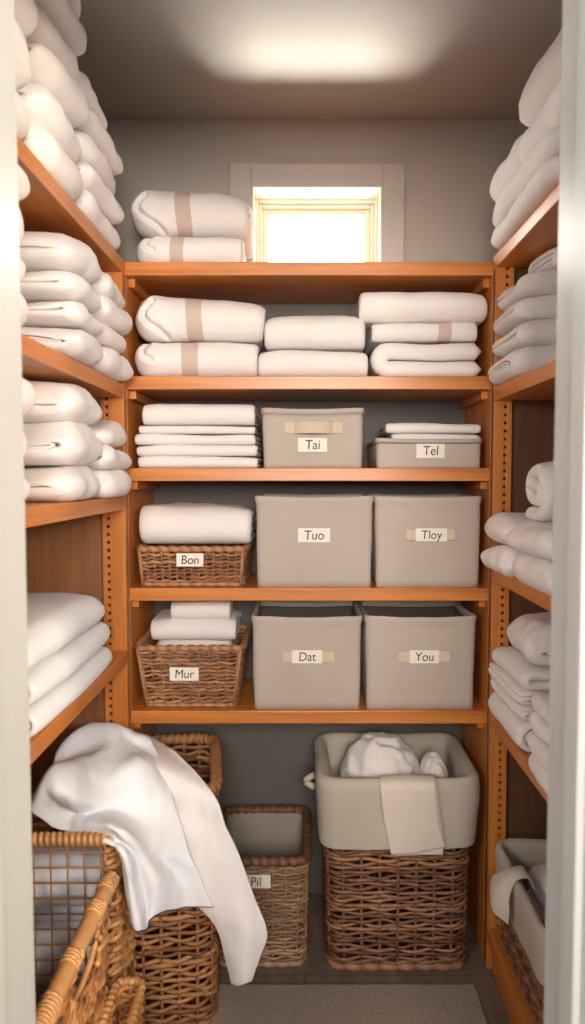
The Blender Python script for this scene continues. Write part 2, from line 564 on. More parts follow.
def towel_mesh(name, W, Dp, Hh, order=QUART, seed=0, fill=0.95, puff=0.10, corner=0.06, shear=0.0, band=None,
               amp=0.006, segs=18, mats=(WHITE, TAN), wr=0.0018, tilt=0.0, lip=1.0, curl=None, pillow=0.0):
    pts, t = fold_path(order, Dp, Hh, curl is not None)
    n = len(pts)
    ht = t * fill / 2
    nor = []
    for i in range(n):
        a, c = pts[max(0, i - 1)], pts[min(n - 1, i + 1)]
        du, dv = c[0] - a[0], c[1] - a[1]
        L = math.hypot(du, dv) or 1
        nor.append((-dv / L, du / L))
    rings = []                                # (w, thickness factor)
    e = min(t * 0.55, 0.022) * lip
    kmin = 0.8 if pillow else 0.0
    for w_, k in ((0, 0.18), (0.12, 0.5), (0.38, 0.8), (0.75, 0.97)):
        rings.append((-W / 2 + e * w_, max(k, kmin)))
    ws = [-W / 2 + e + (W - 2 * e) * i / segs for i in range(segs + 1)]
    if pillow:
        ws += [sg * (W / 2 - pillow * q) for sg in (-1, 1) for q in (0.06, 0.14, 0.25, 0.4, 0.6, 0.8)]
        ws = sorted(w_ for w_ in ws if abs(w_) <= W / 2 - e)
    if curl:
        ws += [-W / 2 + e + 0.004 * i for i in range(1, 26)]
        ws = sorted(ws)
    if band:
        ws += [band[0], band[1], band[0] + 0.002, band[1] - 0.002]
        ws = sorted(ws)
    rings += [(w_, 1.0) for w_ in ws]
    for w_, k in ((0.75, 0.97), (0.38, 0.8), (0.12, 0.5), (0, 0.18)):
        rings.append((W / 2 - e * w_, max(k, kmin)))
    off = Vector((seed * 3.17 + 1.3, seed * 1.71 + 7.7, seed * 0.93))

    def dfm(w, u, v):
        wn_, un = 2 * w / W, 2 * u / Dp
        vf = max(0.0, min(1.0, v / Hh))
        v2 = v * (1 - puff * abs(wn_) ** 4 - puff * 0.6 * abs(un) ** 4)
        u2 = u * (1 - corner * abs(wn_) ** 6)
        w2 = w + shear * (0.5 - w / W) * (un * 0.5 + 0.5)
        if pillow:
            a_ = max(0.0, min(w + W / 2, W / 2 - w))
            if a_ < pillow:
                kk = math.sqrt(max(0.0, 1 - (1 - a_ / pillow) ** 2))
                c_ = Hh * 0.44
                v2 = c_ + (v2 - c_) * (0.32 + 0.68 * kk)
                u2 *= 1 - 0.10 * (1 - kk)
        if curl:
            R_, groove, gd = curl
            a_ = w + W / 2
            if a_ < R_:
                kk = math.sqrt(max(0.0, 1 - (1 - a_ / R_) ** 2))
                c_ = Hh * 0.46
                v2 = c_ + (v2 - c_) * (0.25 + 0.75 * kk)
                u2 -= 0.03 * (1 - kk) * (1 if un > 0 else -1)
            if un > 0.3:
                best = 9.0
                for (g0, g1) in zip(groove[:-1], groove[1:]):
                    ax_, ay_ = g0[0], g0[1] * Hh
                    bx_, by_ = g1[0] - ax_, g1[1] * Hh - ay_
                    t_ = ((a_ - ax_) * bx_ + (v - ay_) * by_) / (bx_ * bx_ + by_ * by_ + 1e-9)
                    t_ = max(0, min(1, t_))
                    best = min(best, math.hypot(a_ - ax_ - t_ * bx_, v - ay_ - t_ * by_))
                u2 -= gd * math.exp(-(best / 0.0075) ** 2) - gd * 0.5 * math.exp(-(best / 0.022) ** 2)
        p = Vector((w * 6.5, u * 6.5, v * 6.5)) + off
        q = Vector((w * 24, u * 24, v * 24)) + off
        n1, n2, n3 = noise.noise(p), noise.noise(p + Vector((31, 0, 0))), noise.noise(p + Vector((0, 57, 0)))
        m1 = noise.noise(q)
        v2 += (amp * 1.3 * n1 + wr * m1) * vf + tilt * vf * w
        u2 += amp * n2 + wr * m1 * 1.2
        w2 += amp * n3 * (0.6 + 0.8 * vf)
        return (w2, -u2, max(0.0, v2))

    mb = MB()
    vs, fs, mi = [], [], []
    M = 2 * n + 2
    for (w, k) in rings:
        h = ht * k
        loop = []
        for i in range(n):
            loop.append((pts[i][0] + nor[i][0] * h, pts[i][1] + nor[i][1] * h))
        d = (nor[-1][1], -nor[-1][0])
        loop.append((pts[-1][0] + d[0] * h * 0.9, pts[-1][1] + d[1] * h * 0.9))
        for i in reversed(range(n)):
            loop.append((pts[i][0] - nor[i][0] * h, pts[i][1] - nor[i][1] * h))
        d = (-nor[0][1], nor[0][0])
        loop.append((pts[0][0] + d[0] * h * 0.9, pts[0][1] + d[1] * h * 0.9))
        vs += [dfm(w, u, v) for u, v in loop]
    for i in range(len(rings) - 1):
        wm = (rings[i][0] + rings[i + 1][0]) / 2
        b_ = 1 if (band and band[0] < wm < band[1]) else 0
        for j in range(M):
            j2 = (j + 1) % M
            fs.append((i * M + j, i * M + j2, (i + 1) * M + j2, (i + 1) * M + j))
            mi.append(b_)
    for base in (0, (len(rings) - 1) * M):
        for i in range(n - 1):
            fs.append((base + i, base + i + 1, base + 2 * n - i - 1, base + 2 * n - i))
            mi.append(0)
        fs.append((base + n - 1, base + n, base + n + 1))
        fs.append((base + 2 * n, base + 2 * n + 1, base))
        mi += [0, 0]
    zmin = min(p[2] for p in vs)
    vs = [(x, y, z - zmin) for x, y, z in vs]
    mb.add(vs, fs)
    mb.mi = mi
    return mb.mesh(name, list(mats))


SEED = [0]


def towel(name, label, cat, x, y, z, W, Dp, Hh, rz=0, group=None, **k):
    SEED[0] += 1
    k.setdefault('seed', SEED[0])
    o = bpy.data.objects.new(name, towel_mesh(name, W, Dp, Hh, **k))
    COL.objects.link(o)
    o.location = (x, y, z)
    o.rotation_euler = (0, 0, rz)
    return tag(o, label, cat, group)


def back_item(name, label, cat, px0, px1, py0, py1, Y, Dp, group=None, z=None, **k):
    """folded textile whose front fold stands at depth Y on a shelf of the back unit"""
    a, c = at(px0, py1, Y), at(px1, py0, Y)
    z0 = a.z if z is None else z
    return towel(name, label, cat, (a.x + c.x) / 2, Y + Dp / 2, z0, c.x - a.x, Dp, c.z - z0, group=group, **k)


# --- top shelf of the back unit
g = 'banded duvets on the top shelf'
z = S_Z[0]
h1 = at(190, 231, 1.96).z - z
back_item('folded_duvet', 'white duvet with a tan band, lower of the pair beside the window', 'duvet', 132, 241, 231, 262, 1.942, 0.27, g,
          z=z, order=ROLL, band=(-0.05, -0.012), curl=(0.045, [(0.045, 0.98), (0.032, 0.8), (0.035, 0.6), (0.055, 0.5)], 0.024), puff=0.05, amp=0.007)
back_item('folded_duvet', 'white duvet with a tan band, upper of the pair beside the window', 'duvet', 128, 248, 182, 232, 1.955, 0.27, g,
          z=z + h1 * 0.985, order=ROLL, band=(-0.035, 0.008), curl=(0.055, [(0.05, 0.84), (0.03, 0.68), (0.028, 0.5), (0.045, 0.34), (0.075, 0.2), (0.095, 0.05)], 0.028), puff=0.16, amp=0.008, tilt=-0.05)

# --- second shelf
g = 'duvets and towels on the shelf below the window'
z = S_Z[1]
h1 = at(190, 339, 1.95).z - z
back_item('folded_duvet', 'white duvet with a tan band, lower of the left pair below the window shelf', 'duvet', 132, 257, 339, 376, 1.932, 0.28, g,
          z=z, order=ROLL, band=(-0.035, 0.01), curl=(0.045, [(0.045, 0.98), (0.032, 0.8), (0.035, 0.6), (0.055, 0.5)], 0.024), puff=0.05, amp=0.006)
back_item('folded_duvet', 'large white duvet with a tan band, upper of the left pair below the window shelf', 'duvet', 131, 262, 291, 341, 1.927, 0.28, g,
          z=z + h1 * 0.985, order=ROLL, band=(-0.03, 0.015), curl=(0.055, [(0.05, 0.84), (0.03, 0.68), (0.028, 0.5), (0.045, 0.34), (0.075, 0.2), (0.095, 0.05)], 0.028), puff=0.1, amp=0.008, tilt=-0.06)
h1 = at(300, 347, 1.95).z - z
back_item('folded_towel', 'plain white towel, lower of the middle pair on the second shelf', 'towel', 258, 369, 347, 376, 1.932, 0.27, g,
          z=z, order=QUART, puff=0.12)
back_item('folded_towel', 'plain white towel, upper of the middle pair on the second shelf', 'towel', 264, 367, 310, 348, 1.937, 0.26, g,
          z=z + h1 * 0.985, order=QUART, puff=0.14)
h1 = at(400, 340, 1.95).z - z
h2 = at(400, 320, 1.95).z - z
a_, c_ = at(371, 376, 1.94), at(487, 340, 1.94)
towel('folded_blanket', 'white blanket with an open fold at its left, bottom of the right stack', 'blanket', (a_.x + c_.x) / 2, 1.94 + 0.135, z, 0.27, c_.x - a_.x, c_.z - z,
      -PI / 2, g, order=ZIG2, puff=0.05, amp=0.006, fill=0.94, corner=0.03)
back_item('folded_towel', 'white towel with a tan stripe in the middle of the right stack', 'towel', 372, 479, 320, 341, 1.942, 0.26, g,
          z=z + h1 * 0.985, order=QUART, band=(0.035, 0.073), puff=0.05)
back_item('folded_duvet', 'puffy plain white duvet on top of the right stack, second shelf', 'duvet', 360, 488, 286, 321, 1.932, 0.28, g,
          z=z + h2 * 0.98, order=QUART, puff=0.12, amp=0.008, fill=0.99)

# --- third shelf: flat sheets
g = 'flat sheets stacked on the third shelf'
z = S_Z[2]
ys = [468, 456, 445, 434, 425, 403]
xs = [(137, 257), (136, 257), (134, 256), (138, 255), (141, 255)]
nm = ['bottom one with a curled left corner', 'second from the bottom', 'middle one of five', 'second from the top', 'thick one on top']
for i in range(5):
    z0 = at(200, ys[i], 1.96).z if i else z
    z1 = at(200, ys[i + 1], 1.96).z
    back_item('folded_sheet', 'white flat sheet left of the handled bin, ' + nm[i], 'sheet', xs[i][0], xs[i][1], ys[i + 1], ys[i], 1.942, 0.27, g,
              z=z0, order=(QUART if i == 4 else ZIG2), puff=0.03, amp=0.004, wr=0.001, corner=0.02, mats=(SHEET, TAN), fill=0.98)


def side_stack(side, zshelf, y0, y1, xf, Dp, hs, labels, kind='folded_towel', cat='towel', group=None, opts=None, jig=0.008):
    """towels piled on a side shelf between depths y0 and y1, rounded folds towards the aisle at x = xf"""
    z = zshelf
    out = []
    for i, h in enumerate(hs):
        o_ = dict(opts[i] if opts and opts[i] else {})
        nm_ = o_.pop('name', kind)
        ct_ = o_.pop('cat', cat)
        dx = o_.pop('dx', random.uniform(-jig, jig))
        dy0, dy1 = o_.pop('dy', (0, 0))
        dp = o_.pop('Dp', Dp)
        W = (y1 + dy1) - (y0 + dy0)
        cxx = xf - side * (-dp / 2) if side > 0 else xf - dp / 2
        cxx += dx
        rz = -PI / 2 if side > 0 else PI / 2
        out.append(towel(nm_, labels[i], ct_, cxx, (y0 + dy0 + y1 + dy1) / 2, z, W, dp, h, rz + o_.pop('rz', 0), group, **o_))
        z += h * 0.985
    return out


def names(desc, n, thing_='white towel'):
    w = {2: ['lower', 'upper'], 3: ['bottom', 'middle', 'top'], 4: ['bottom', 'second-lowest', 'third-lowest', 'top'],
         5: ['bottom', 'second-lowest', 'middle', 'second-highest', 'top'],
         6: ['bottom', 'second-lowest', 'third-lowest', 'third-highest', 'second-highest', 'top']}[n]
    return ['%s %s of %s' % (x, thing_, desc) for x in w]


PUF = dict(puff=0.12, amp=0.013, wr=0.0045, corner=0.06, fill=1.0, pillow=0.055, lip=0.35)
# --- left unit
g = 'bedding on the top left shelf'
side_stack(-1, L_Z[0], 1.31, 1.565, XL + 0.022, 0.32, [0.085, 0.08, 0.08, 0.075, 0.07, 0.07],
           names('the tall middle stack on the top left shelf', 6, 'puffy white duvet'), 'folded_duvet', 'duvet', g,
           [dict(PUF, order=o, pillow=0.075) for o in (ROLL, ZIG2, ROLL, ZIG2, ROLL, ZIG2)], 0.014)
side_stack(-1, L_Z[0], 1.575, 1.875, XL + 0.02, 0.32, [0.07, 0.065, 0.065, 0.06, 0.07],
           names('the far stack on the top left shelf', 5, 'white duvet'), 'folded_duvet', 'duvet', g,
           [dict(PUF, order=o) for o in (QUART, ROLL, QUART, ROLL)] + [dict(PUF, order=ROLL, dy=(0, -0.1), dx=-0.012)], 0.01)
side_stack(-1, L_Z[0], 0.985, 1.285, XL + 0.02, 0.32, [0.095, 0.09, 0.09, 0.085, 0.08],
           names('the stack by the left door jamb on the top left shelf', 5, 'white duvet'), 'folded_duvet', 'duvet', g,
           [dict(PUF, order=QUART)] * 5)
g = 'towels on the second left shelf'
side_stack(-1, L_Z[1], 1.415, 1.625, XL + 0.03, 0.32, [0.068, 0.052, 0.062, 0.083],
           names('the tall middle stack on the second left shelf', 4, 'puffy white towel'), group=g,
           opts=[dict(PUF, order=o, puff=0.26, pillow=0.07) for o in (ROLL, ZIG2, ZIG2, ZIG2)], jig=0.012)
side_stack(-1, L_Z[1], 1.635, 1.87, XL + 0.03, 0.31, [0.07, 0.05, 0.06, 0.062],
           names('the far stack on the second left shelf', 4), group=g,
           opts=[dict(PUF, order=o) for o in (QUART, ROLL, ZIG2, QUART)], jig=0.012)
side_stack(-1, L_Z[1], 0.985, 1.25, XL + 0.016, 0.31, [0.08, 0.07, 0.075, 0.07],
           names('the stack by the left door jamb on the second left shelf', 4), group=g,
           opts=[dict(PUF, order=QUART)] * 4)
g = 'towels on the third left shelf'
side_stack(-1, L_Z[2], 1.40, 1.63, XL + 0.025, 0.32, [0.078, 0.09, 0.085],
           names('the tall middle stack on the third left shelf', 3, 'puffy white towel'), group=g,
           opts=[dict(PUF, order=o, puff=0.24, pillow=0.07) for o in (ZIG2, ROLL, ZIG2)], jig=0.01)
side_stack(-1, L_Z[2], 1.64, 1.872, XL + 0.03, 0.31, [0.07, 0.06, 0.062],
           names('the far stack on the third left shelf', 3), group=g,
           opts=[dict(PUF, order=o) for o in (QUART, ROLL, ROLL)], jig=0.008)
side_stack(-1, L_Z[2], 0.985, 1.25, XL + 0.016, 0.31, [0.075, 0.08, 0.075],
           names('the stack by the left door jamb on the third left shelf', 3), group=g,
           opts=[dict(PUF, order=QUART)] * 3)
g = 'blankets on the lowest left shelf'
side_stack(-1, L_Z[3], 1.24, 1.74, XL + 0.012, 0.33, [0.058, 0.058, 0.085],
           names('the stack on the lowest left shelf', 3, 'smooth white blanket'), 'folded_blanket', 'blanket', g,
           [dict(puff=0.06, amp=0.006, wr=0.001, order=ROLL, mats=(COOL, TAN), dx=0.0),
            dict(puff=0.06, amp=0.006, wr=0.001, order=ROLL, mats=(COOL, TAN), dx=-0.004),
            dict(puff=0.16, amp=0.008, wr=0.001, order=ROLL, mats=(COOL, TAN), dx=-0.012, dy=(0, -0.03))])

# --- right unit
g = 'bedding on the top right shelf'
side_stack(1, R_Z[0], 1.40, 1.88, XR - 0.03, 0.31, [0.052, 0.052],
           names('the long folded pair under the pillow on the top right shelf', 2, 'white quilt'), 'folded_quilt', 'quilt', g,
           [dict(PUF, order=QUART)] * 2)
zt = R_Z[0] + 0.101
towel('folded_quilt', 'rolled white quilt at the far end on top of the right top-shelf pile', 'quilt', XR + 0.11, 1.755, zt, 0.24, 0.28, 0.11, -PI / 2, g, **dict(PUF, order=ROLL))
towel('folded_quilt', 'puffy white quilt under the topmost quilt near the right door jamb', 'quilt', XR + 0.125, 1.49, zt, 0.29, 0.30, 0.085, -PI / 2, g, **dict(PUF, order=QUART))
towel('folded_quilt', 'topmost puffy quilt on the top right shelf, highest near the door jamb', 'quilt', XR + 0.12, 1.50, zt + 0.084, 0.30, 0.30, 0.125, -PI / 2, g, **dict(PUF, order=ZIG2, puff=0.2, pillow=0.06))

g = 'terry towels on the second right shelf'
zz = R_Z[1]
for h_, lb_, dx_, o_ in zip([0.074, 0.062, 0.058, 0.064], names('the terry stack on the second right shelf', 4, 'white terry towel'), (0, 0.012, 0.008, 0.02), (QUART, ZIG2, QUART, ZIG2)):
    towel('folded_towel', lb_, 'towel', XR + 0.128 + dx_, 1.765, zz, 0.30, 0.235, h_, random.uniform(-0.03, 0.03), g, order=o_, mats=(TERRY, TAN), puff=0.2, amp=0.009,
          corner=0.06, wr=0.003, lip=0.4, fill=1.0, pillow=0.045)
    zz += h_ * 0.985
towel('rolled_towel', 'loose terry towel lying on top of the terry stack', 'towel', XR + 0.17, 1.75, zz, 0.2, 0.18, 0.06, 0.1, g,
      order=ROLL, mats=(TERRY, TAN), puff=0.2, amp=0.008)

g = 'duvets on the third right shelf'
for nm_, y0, y1 in (('far', 1.645, 1.88), ('near', 1.34, 1.63)):
    side_stack(1, R_Z[2], y0, y1, XR - 0.042, 0.31, [0.075, 0.075],
               names('the %s pair on the third right shelf' % nm_, 2, 'white duvet'), 'folded_duvet', 'duvet', g,
               [dict(PUF, order=QUART, puff=0.2, corner=0.14)] * 2)
towel('rolled_blanket', 'rolled white blanket with a tan band lying on the near right duvet pair', 'blanket', XR + 0.132, 1.55, R_Z[2] + 0.146, 0.27, 0.15, 0.135, 0.0,
      g, order=ROLL, band=(-0.075, -0.045), puff=0.08, amp=0.006, shear=0.0)

g = 'bedding on the fourth right shelf'
lab = ['white blanket with a spiral fold end, bottom of the far pile, fourth right shelf',
       'thin white sheet second-lowest in the far pile, fourth right shelf',
       'thin white sheet in the middle of the far pile, fourth right shelf',
       'white towel under the pillow in the far pile, fourth right shelf',
       'plump white folded duvet on top of the far pile, fourth right shelf']
side_stack(1, R_Z[3], 1.60, 1.88, XR - 0.016, 0.30, [0.082, 0.034, 0.034, 0.05, 0.10], lab, 'folded_sheet', 'sheet', g,
           [dict(order=ROLL, name='folded_blanket', cat='blanket', amp=0.005, dx=0.0), dict(order=ZIG3, dx=0.004, amp=0.004), dict(order=ZIG3, dx=0.0, amp=0.004),
            dict(order=ZIG2, name='folded_towel', cat='towel', dx=0.006), dict(PUF, order=QUART, name='folded_duvet', cat='duvet', dx=0.03, puff=0.2, dy=(0, -0.05))])
side_stack(1, R_Z[3], 1.28, 1.515, XR - 0.022, 0.30, [0.048, 0.048, 0.048, 0.05],
           names('the near stack by the right door jamb', 4), group=g,
           opts=[dict(PUF, order=QUART)] * 4)


# ------------------------------------------------------------------ containers
def rrect(w, d, r_, n=10):
    """rounded rectangle, counter-clockwise from the middle of the front side (-Y); points, normals, arc length"""
    pts = []
    hw, hd = w / 2, d / 2

    def line(a, c, nn, m_):
        for i in range(m_):
            t_ = i / m_
            pts.append((a[0] + (c[0] - a[0]) * t_, a[1] + (c[1] - a[1]) * t_, nn[0], nn[1]))

    def arc(cx_, cy_, a0):
        for i in range(n):
            a_ = a0 + PI / 2 * i / n
            pts.append((cx_ + r_ * math.cos(a_), cy_ + r_ * math.sin(a_), math.cos(a_), math.sin(a_)))
    K = 40
    line((0, -hd), (hw - r_, -hd), (0, -1), K)
    arc(hw - r_, -hd + r_, -PI / 2)
    line((hw, -hd + r_), (hw, hd - r_), (1, 0), K)
    arc(hw - r_, hd - r_, 0)
    line((hw - r_, hd), (-hw + r_, hd), (0, 1), 2 * K)
    arc(-hw + r_, hd - r_, PI / 2)
    line((-hw, hd - r_), (-hw, -hd + r_), (-1, 0), K)
    arc(-hw + r_, -hd + r_, PI)
    line((-hw + r_, -hd), (0, -hd), (0, -1), K)
    s = [0]
    for i in range(1, len(pts)):
        s.append(s[-1] + math.hypot(pts[i][0] - pts[i - 1][0], pts[i][1] - pts[i - 1][1]))
    total = s[-1] + math.hypot(pts[0][0] - pts[-1][0], pts[0][1] - pts[-1][1])
    return pts, s, total


class Perim:
    def __init__(self, w, d, r_):
        self.pts, self.s, self.L = rrect(w, d, r_)

    def __call__(self, s):
        import bisect
        s = s % self.L
        i = bisect.bisect_right(self.s, s) - 1
        a = self.pts[i]
        c = self.pts[(i + 1) % len(self.pts)]
        s1 = self.s[i + 1] if i + 1 < len(self.s) else self.L
        t_ = (s - self.s[i]) / max(1e-9, s1 - self.s[i])
        return tuple(a[k] + (c[k] - a[k]) * t_ for k in range(4))


def weave(parent, w, d, h, mat, taper=0.0, r=0.03, row=0.015, sp=0.045, rad=0.0062, amp=0.005, z0=0.008,
          skip=None, sq=1.15, name='woven_body', jit=0.25, stake=0.005, double=False):
    """basket walls: rows of willow woven in front of and behind upright stakes"""
    P = Perim(w, d, r)
    ns = max(8, int(round(P.L / sp / 2)) * 2)
    spc = P.L / ns
    mb = MB()
    rows = int((h - z0) / row)

    def point(s, zz, o):
        x, y, nx, ny = P(s)
        k = 1 - taper * (1 - zz / h)
        return (x * k + nx * o, y * k + ny * o, zz)
    for j in range(rows):
        zz = z0 + row * (j + 0.5)
        tone0 = random.random()
        N = ns * 5
        run = []
        ph = (j // 2 if double else j) % 2
        tj = random.uniform(-0.2, 0.2)
        for i in range(N + 1):
            s = P.L * i / N
            o = amp * math.cos(PI * (s / spc) + PI * ph)
            zw = zz + row * jit * noise.noise(Vector((s * 9, j * 3.1, 1.7))) + row * 0.18 * math.sin(PI * s / spc + j)
            p = point(s, zw, o)
            if skip and skip(p):
                if len(run) > 1:
                    mb.tube(run, rad, 5, False, tone0, sq)
                run = []
                continue
            run.append(p)
        if len(run) > 1:
            # split the ring into shoots of differing tone
            k = max(1, len(run) // 3)
            c0 = random.randrange(0, k)
            cuts = [0] + [c for c in range(c0 or k, len(run) - 1, k)] + [len(run) - 1]
            for a, c in zip(cuts[:-1], cuts[1:]):
                if c > a:
                    mb.tube(run[a:c + 1], rad * random.uniform(0.85, 1.1), 5, False,
                            max(0, min(1, tone0 * 0.55 + random.random() * 0.6 - 0.08)), sq)
    for i in range(ns):
        s = spc * (i + 0.0)
        seg = []
        for q in range(9):
            p = point(s, z0 * 0.5 + (h - z0 * 0.5) * q / 8, 0)
            if skip and skip(p):
                if len(seg) > 1:
                    mb.tube(seg, stake, 5, False, 0.45)
                seg = []
                continue
            seg.append(p)
        if len(seg) > 1:
            mb.tube(seg, stake, 5, False, 0.45)
    return mb.build(name, mat, parent)


def rope_rim(parent, w, d, z, r, rad, mat, name='rim', twist=3, pitch=0.022, depth=0.18, sq=1.0, skip=None, smooth_cane=False):
    P = Perim(w, d, r)
    N = int(P.L / (pitch / 7))
    pts = [(P(P.L * i / N)[0], P(P.L * i / N)[1], z) for i in range(N)]
    turns = round(P.L / pitch)

    def rf(i, an):
        ph = 2 * PI * turns * i / N
        return 1 + depth * (abs(math.sin((ph + an * (1 if twist else 0)) / 2 * 1.0)) - 0.6)
    mb = MB()
    mb.tube(pts, rad, 10, True, 0.6, sq, rf=rf)
    # tone per wrap
    sides = 10
    for i in range(N):
        tn = 0.35 + 0.5 * abs(math.sin(PI * turns * i / N))
        for k in range(sides):
            mb.tone[i * sides + k] = tn
    return mb.build(name, mat, parent)


def base_plate(parent, w, d, r, z0, mat, name='basket_base'):
    P = Perim(w, d, r)
    N = 60
    lo = [(P(P.L * i / N)[0], P(P.L * i / N)[1], z0) for i in range(N)]
    hi = [(x, y, z0 + 0.008) for x, y, _ in lo]
    mb = MB()
    mb.add(lo + hi, [tuple(range(N))[::-1], tuple(range(N, 2 * N))] + [(i, (i + 1) % N, N + (i + 1) % N, N + i) for i in range(N)])
    return mb.build(name, mat, parent, smooth=False)


def shell(parent, name, mat, w, d, r, levels, wob=0.0, seed=0, N=132, cap=True):
    """sheet that follows a rounded rectangle; levels = [(outward offset, z), ...], last level is closed"""
    P = Perim(w, d, r)
    rows = []
    fine = []
    for a, c in zip(levels[:-1], levels[1:]):
        m_ = max(1, int(math.hypot(a[0] - c[0], a[1] - c[1]) / 0.02))
        for i in range(m_):
            t_ = i / m_
            fine.append((a[0] + (c[0] - a[0]) * t_, a[1] + (c[1] - a[1]) * t_))
    fine.append(levels[-1])
    for (o, zz) in fine:
        rw = []
        for i in range(N):
            x, y, nx, ny = P(P.L * i / N)
            e = wob * noise.noise(Vector((x * 9, y * 9, zz * 9 + seed))) + wob * 0.5 * noise.noise(Vector((x * 28, y * 28, zz * 12 + seed)))
            rw.append((x + nx * (o + e), y + ny * (o + e), zz + wob * 0.7 * noise.noise(Vector((x * 8, y * 8, seed + 9)))))
        rows.append(rw)
    mb = MB()
    mb.grid(rows, True)
    if cap:
        k = (len(rows) - 1) * N
        mb.f.append(tuple(range(k, k + N)))
        mb.mi.append(0)
    return mb.build(name, mat, parent)


def text_mesh(txt, size):
    cu = bpy.data.curves.new('lettering', 'FONT')
    cu.body = txt
    cu.size = size
    cu.align_x = 'CENTER'
    cu.align_y = 'CENTER'
    cu.extrude = 0.0003
    cu.offset = 0.0
    cu.shear = 0.08
    o = bpy.data.objects.new('lettering', cu)
    COL.objects.link(o)
    dg = bpy.context.evaluated_depsgraph_get()
    me = bpy.data.meshes.new_from_object(o.evaluated_get(dg))
    bpy.data.objects.remove(o)
    bpy.data.curves.remove(cu)
    me.name = 'lettering'
    me.materials.clear()
    me.materials.append(INK)
    return me


def card(parent, x, y, z, w, h, txt, tilt=0.0, size=None, name='label_card', dx=0.0):
    """paper label facing the front, in the parent's coordinates"""
    c = MB().box(-w / 2, w / 2, -0.0012, 0.0012, -h / 2, h / 2, 0.0004).build(name, CARD, parent, (x, y, z), smooth=False)
    c.rotation_euler = (tilt, 0, 0)
    t_ = bpy.data.objects.new('lettering', text_mesh(txt, size or h * 0.95))
    COL.objects.link(t_)
    t_.parent = c
    t_.location = (dx, -0.0018, -h * 0.02)
    t_.rotation_euler = (PI / 2, 0, 0)
    t_.scale = (0.92, 1, 1)
    return c


def bulge(w, d, h, seed, bow=0.006, thick=0.006, N=120, floor_z=0.012, r=0.012, taper=0.02):
    """open canvas bin: bowed outer walls, hemmed lip and inside"""
    P = Perim(w, d, r)
    lv = []
    for i in range(13):
        t_ = i / 12
        lv.append((0.0, h * t_, 1))
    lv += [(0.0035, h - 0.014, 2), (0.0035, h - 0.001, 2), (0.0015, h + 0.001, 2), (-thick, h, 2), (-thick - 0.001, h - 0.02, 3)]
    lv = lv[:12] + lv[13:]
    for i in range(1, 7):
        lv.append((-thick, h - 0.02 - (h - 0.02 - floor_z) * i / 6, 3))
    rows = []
    for (o, zz, k) in lv:
        rw = []
        tz = zz / h
        for i in range(N):
            x, y, nx, ny = P(P.L * i / N)
            fx, fy = 1 - (2 * x / w) ** 2, 1 - (2 * y / d) ** 2
            e = bow * math.sin(PI * min(1, tz) * 0.9) * max(0, fx if abs(ny) > 0.7 else fy)
            e += 0.0022 * noise.noise(Vector((x * 11, y * 11, zz * 11 + seed)))
            kk = 1 - taper * (1 - tz)
            sag = -0.004 * max(0, fx if abs(ny) > 0.7 else fy) * tz
            rw.append(((x * kk) + nx * (o + e), (y * kk) + ny * (o + e), zz + sag + 0.0015 * tz * noise.noise(Vector((x * 14, y * 14, seed)))))
        rows.append(rw)
    mb = MB()
    mb.grid(rows, True)
    for i in range(len(rows) - 1):
        if lv[i][2] == 3:
            for j in range(N):
                mb.mi[i * N + j] = 1
    k = (len(rows) - 1) * N
    mb.f.append(tuple(range(k, k + N)))
    mb.mi.append(1)
    mb.f.append(tuple(range(N))[::-1])
    mb.mi.append(0)
    return mb


def fabric_bin(label, px0, px1, py0, z, Y, d, txt, lab_px, strap=None, handle=False, seed=0, group='taupe fabric bins'):
    a, c = at(px0, 475, Y), at(px1, 475, Y)
    w = c.x - a.x
    h = at((px0 + px1) / 2, py0, Y).z - z
    cx_ = (a.x + c.x) / 2
    t = thing('fabric_bin', label, 'storage bin', (cx_, Y + d / 2, z), 0, group)
    bulge(w, d, h, seed, taper=0.0 if h < 0.13 else 0.02).build('canvas_body', [BIN, BIN_SHADE], t)
    yf = -d / 2 - 0.009
    l0, l1 = at(lab_px[0], lab_px[1], Y), at(lab_px[2], lab_px[3], Y)
    lx, lz = (l0.x + l1.x) / 2 - cx_, (l0.z + l1.z) / 2 - z
    lw, lh = l1.x - l0.x, l0.z - l1.z
    if strap:
        s0, s1 = at(strap[0], strap[1], Y), at(strap[2], strap[3], Y)
        sx0, sx1, sz1, sz0 = s0.x - cx_, s1.x - cx_, s0.z - z, s1.z - z
        pts = []
        rows = []
        n_ = 24
        for i in range(n_ + 1):
            q = i / n_
            xx = sx0 + (sx1 - sx0) * q
            if handle:
                if 0.18 < q < 0.82:
                    lift = 0.022 * math.sin(PI * (q - 0.18) / 0.64) ** 0.6
                else:
                    lift = 0.0
            else:
                lift = 0.003
            yy = yf + 0.003 - lift
            th = 0.003
            rows.append([(xx, yy, sz0), (xx, yy - th, sz0 + 0.001), (xx, yy - th, sz1 - 0.001), (xx, yy, sz1)])
        mb = MB()
        mb.grid(rows, True)
        mb.f += [(0, 1, 2, 3), tuple(n_ * 4 + k for k in range(4))]
        mb.mi += [0, 0]
        mb.build('handle_strap' if handle else 'label_strap', STRAP, t, smooth=False)
    card(t, lx, yf - (0.0042 if (strap and not handle) else -0.001), lz, lw, lh, txt)
    return t


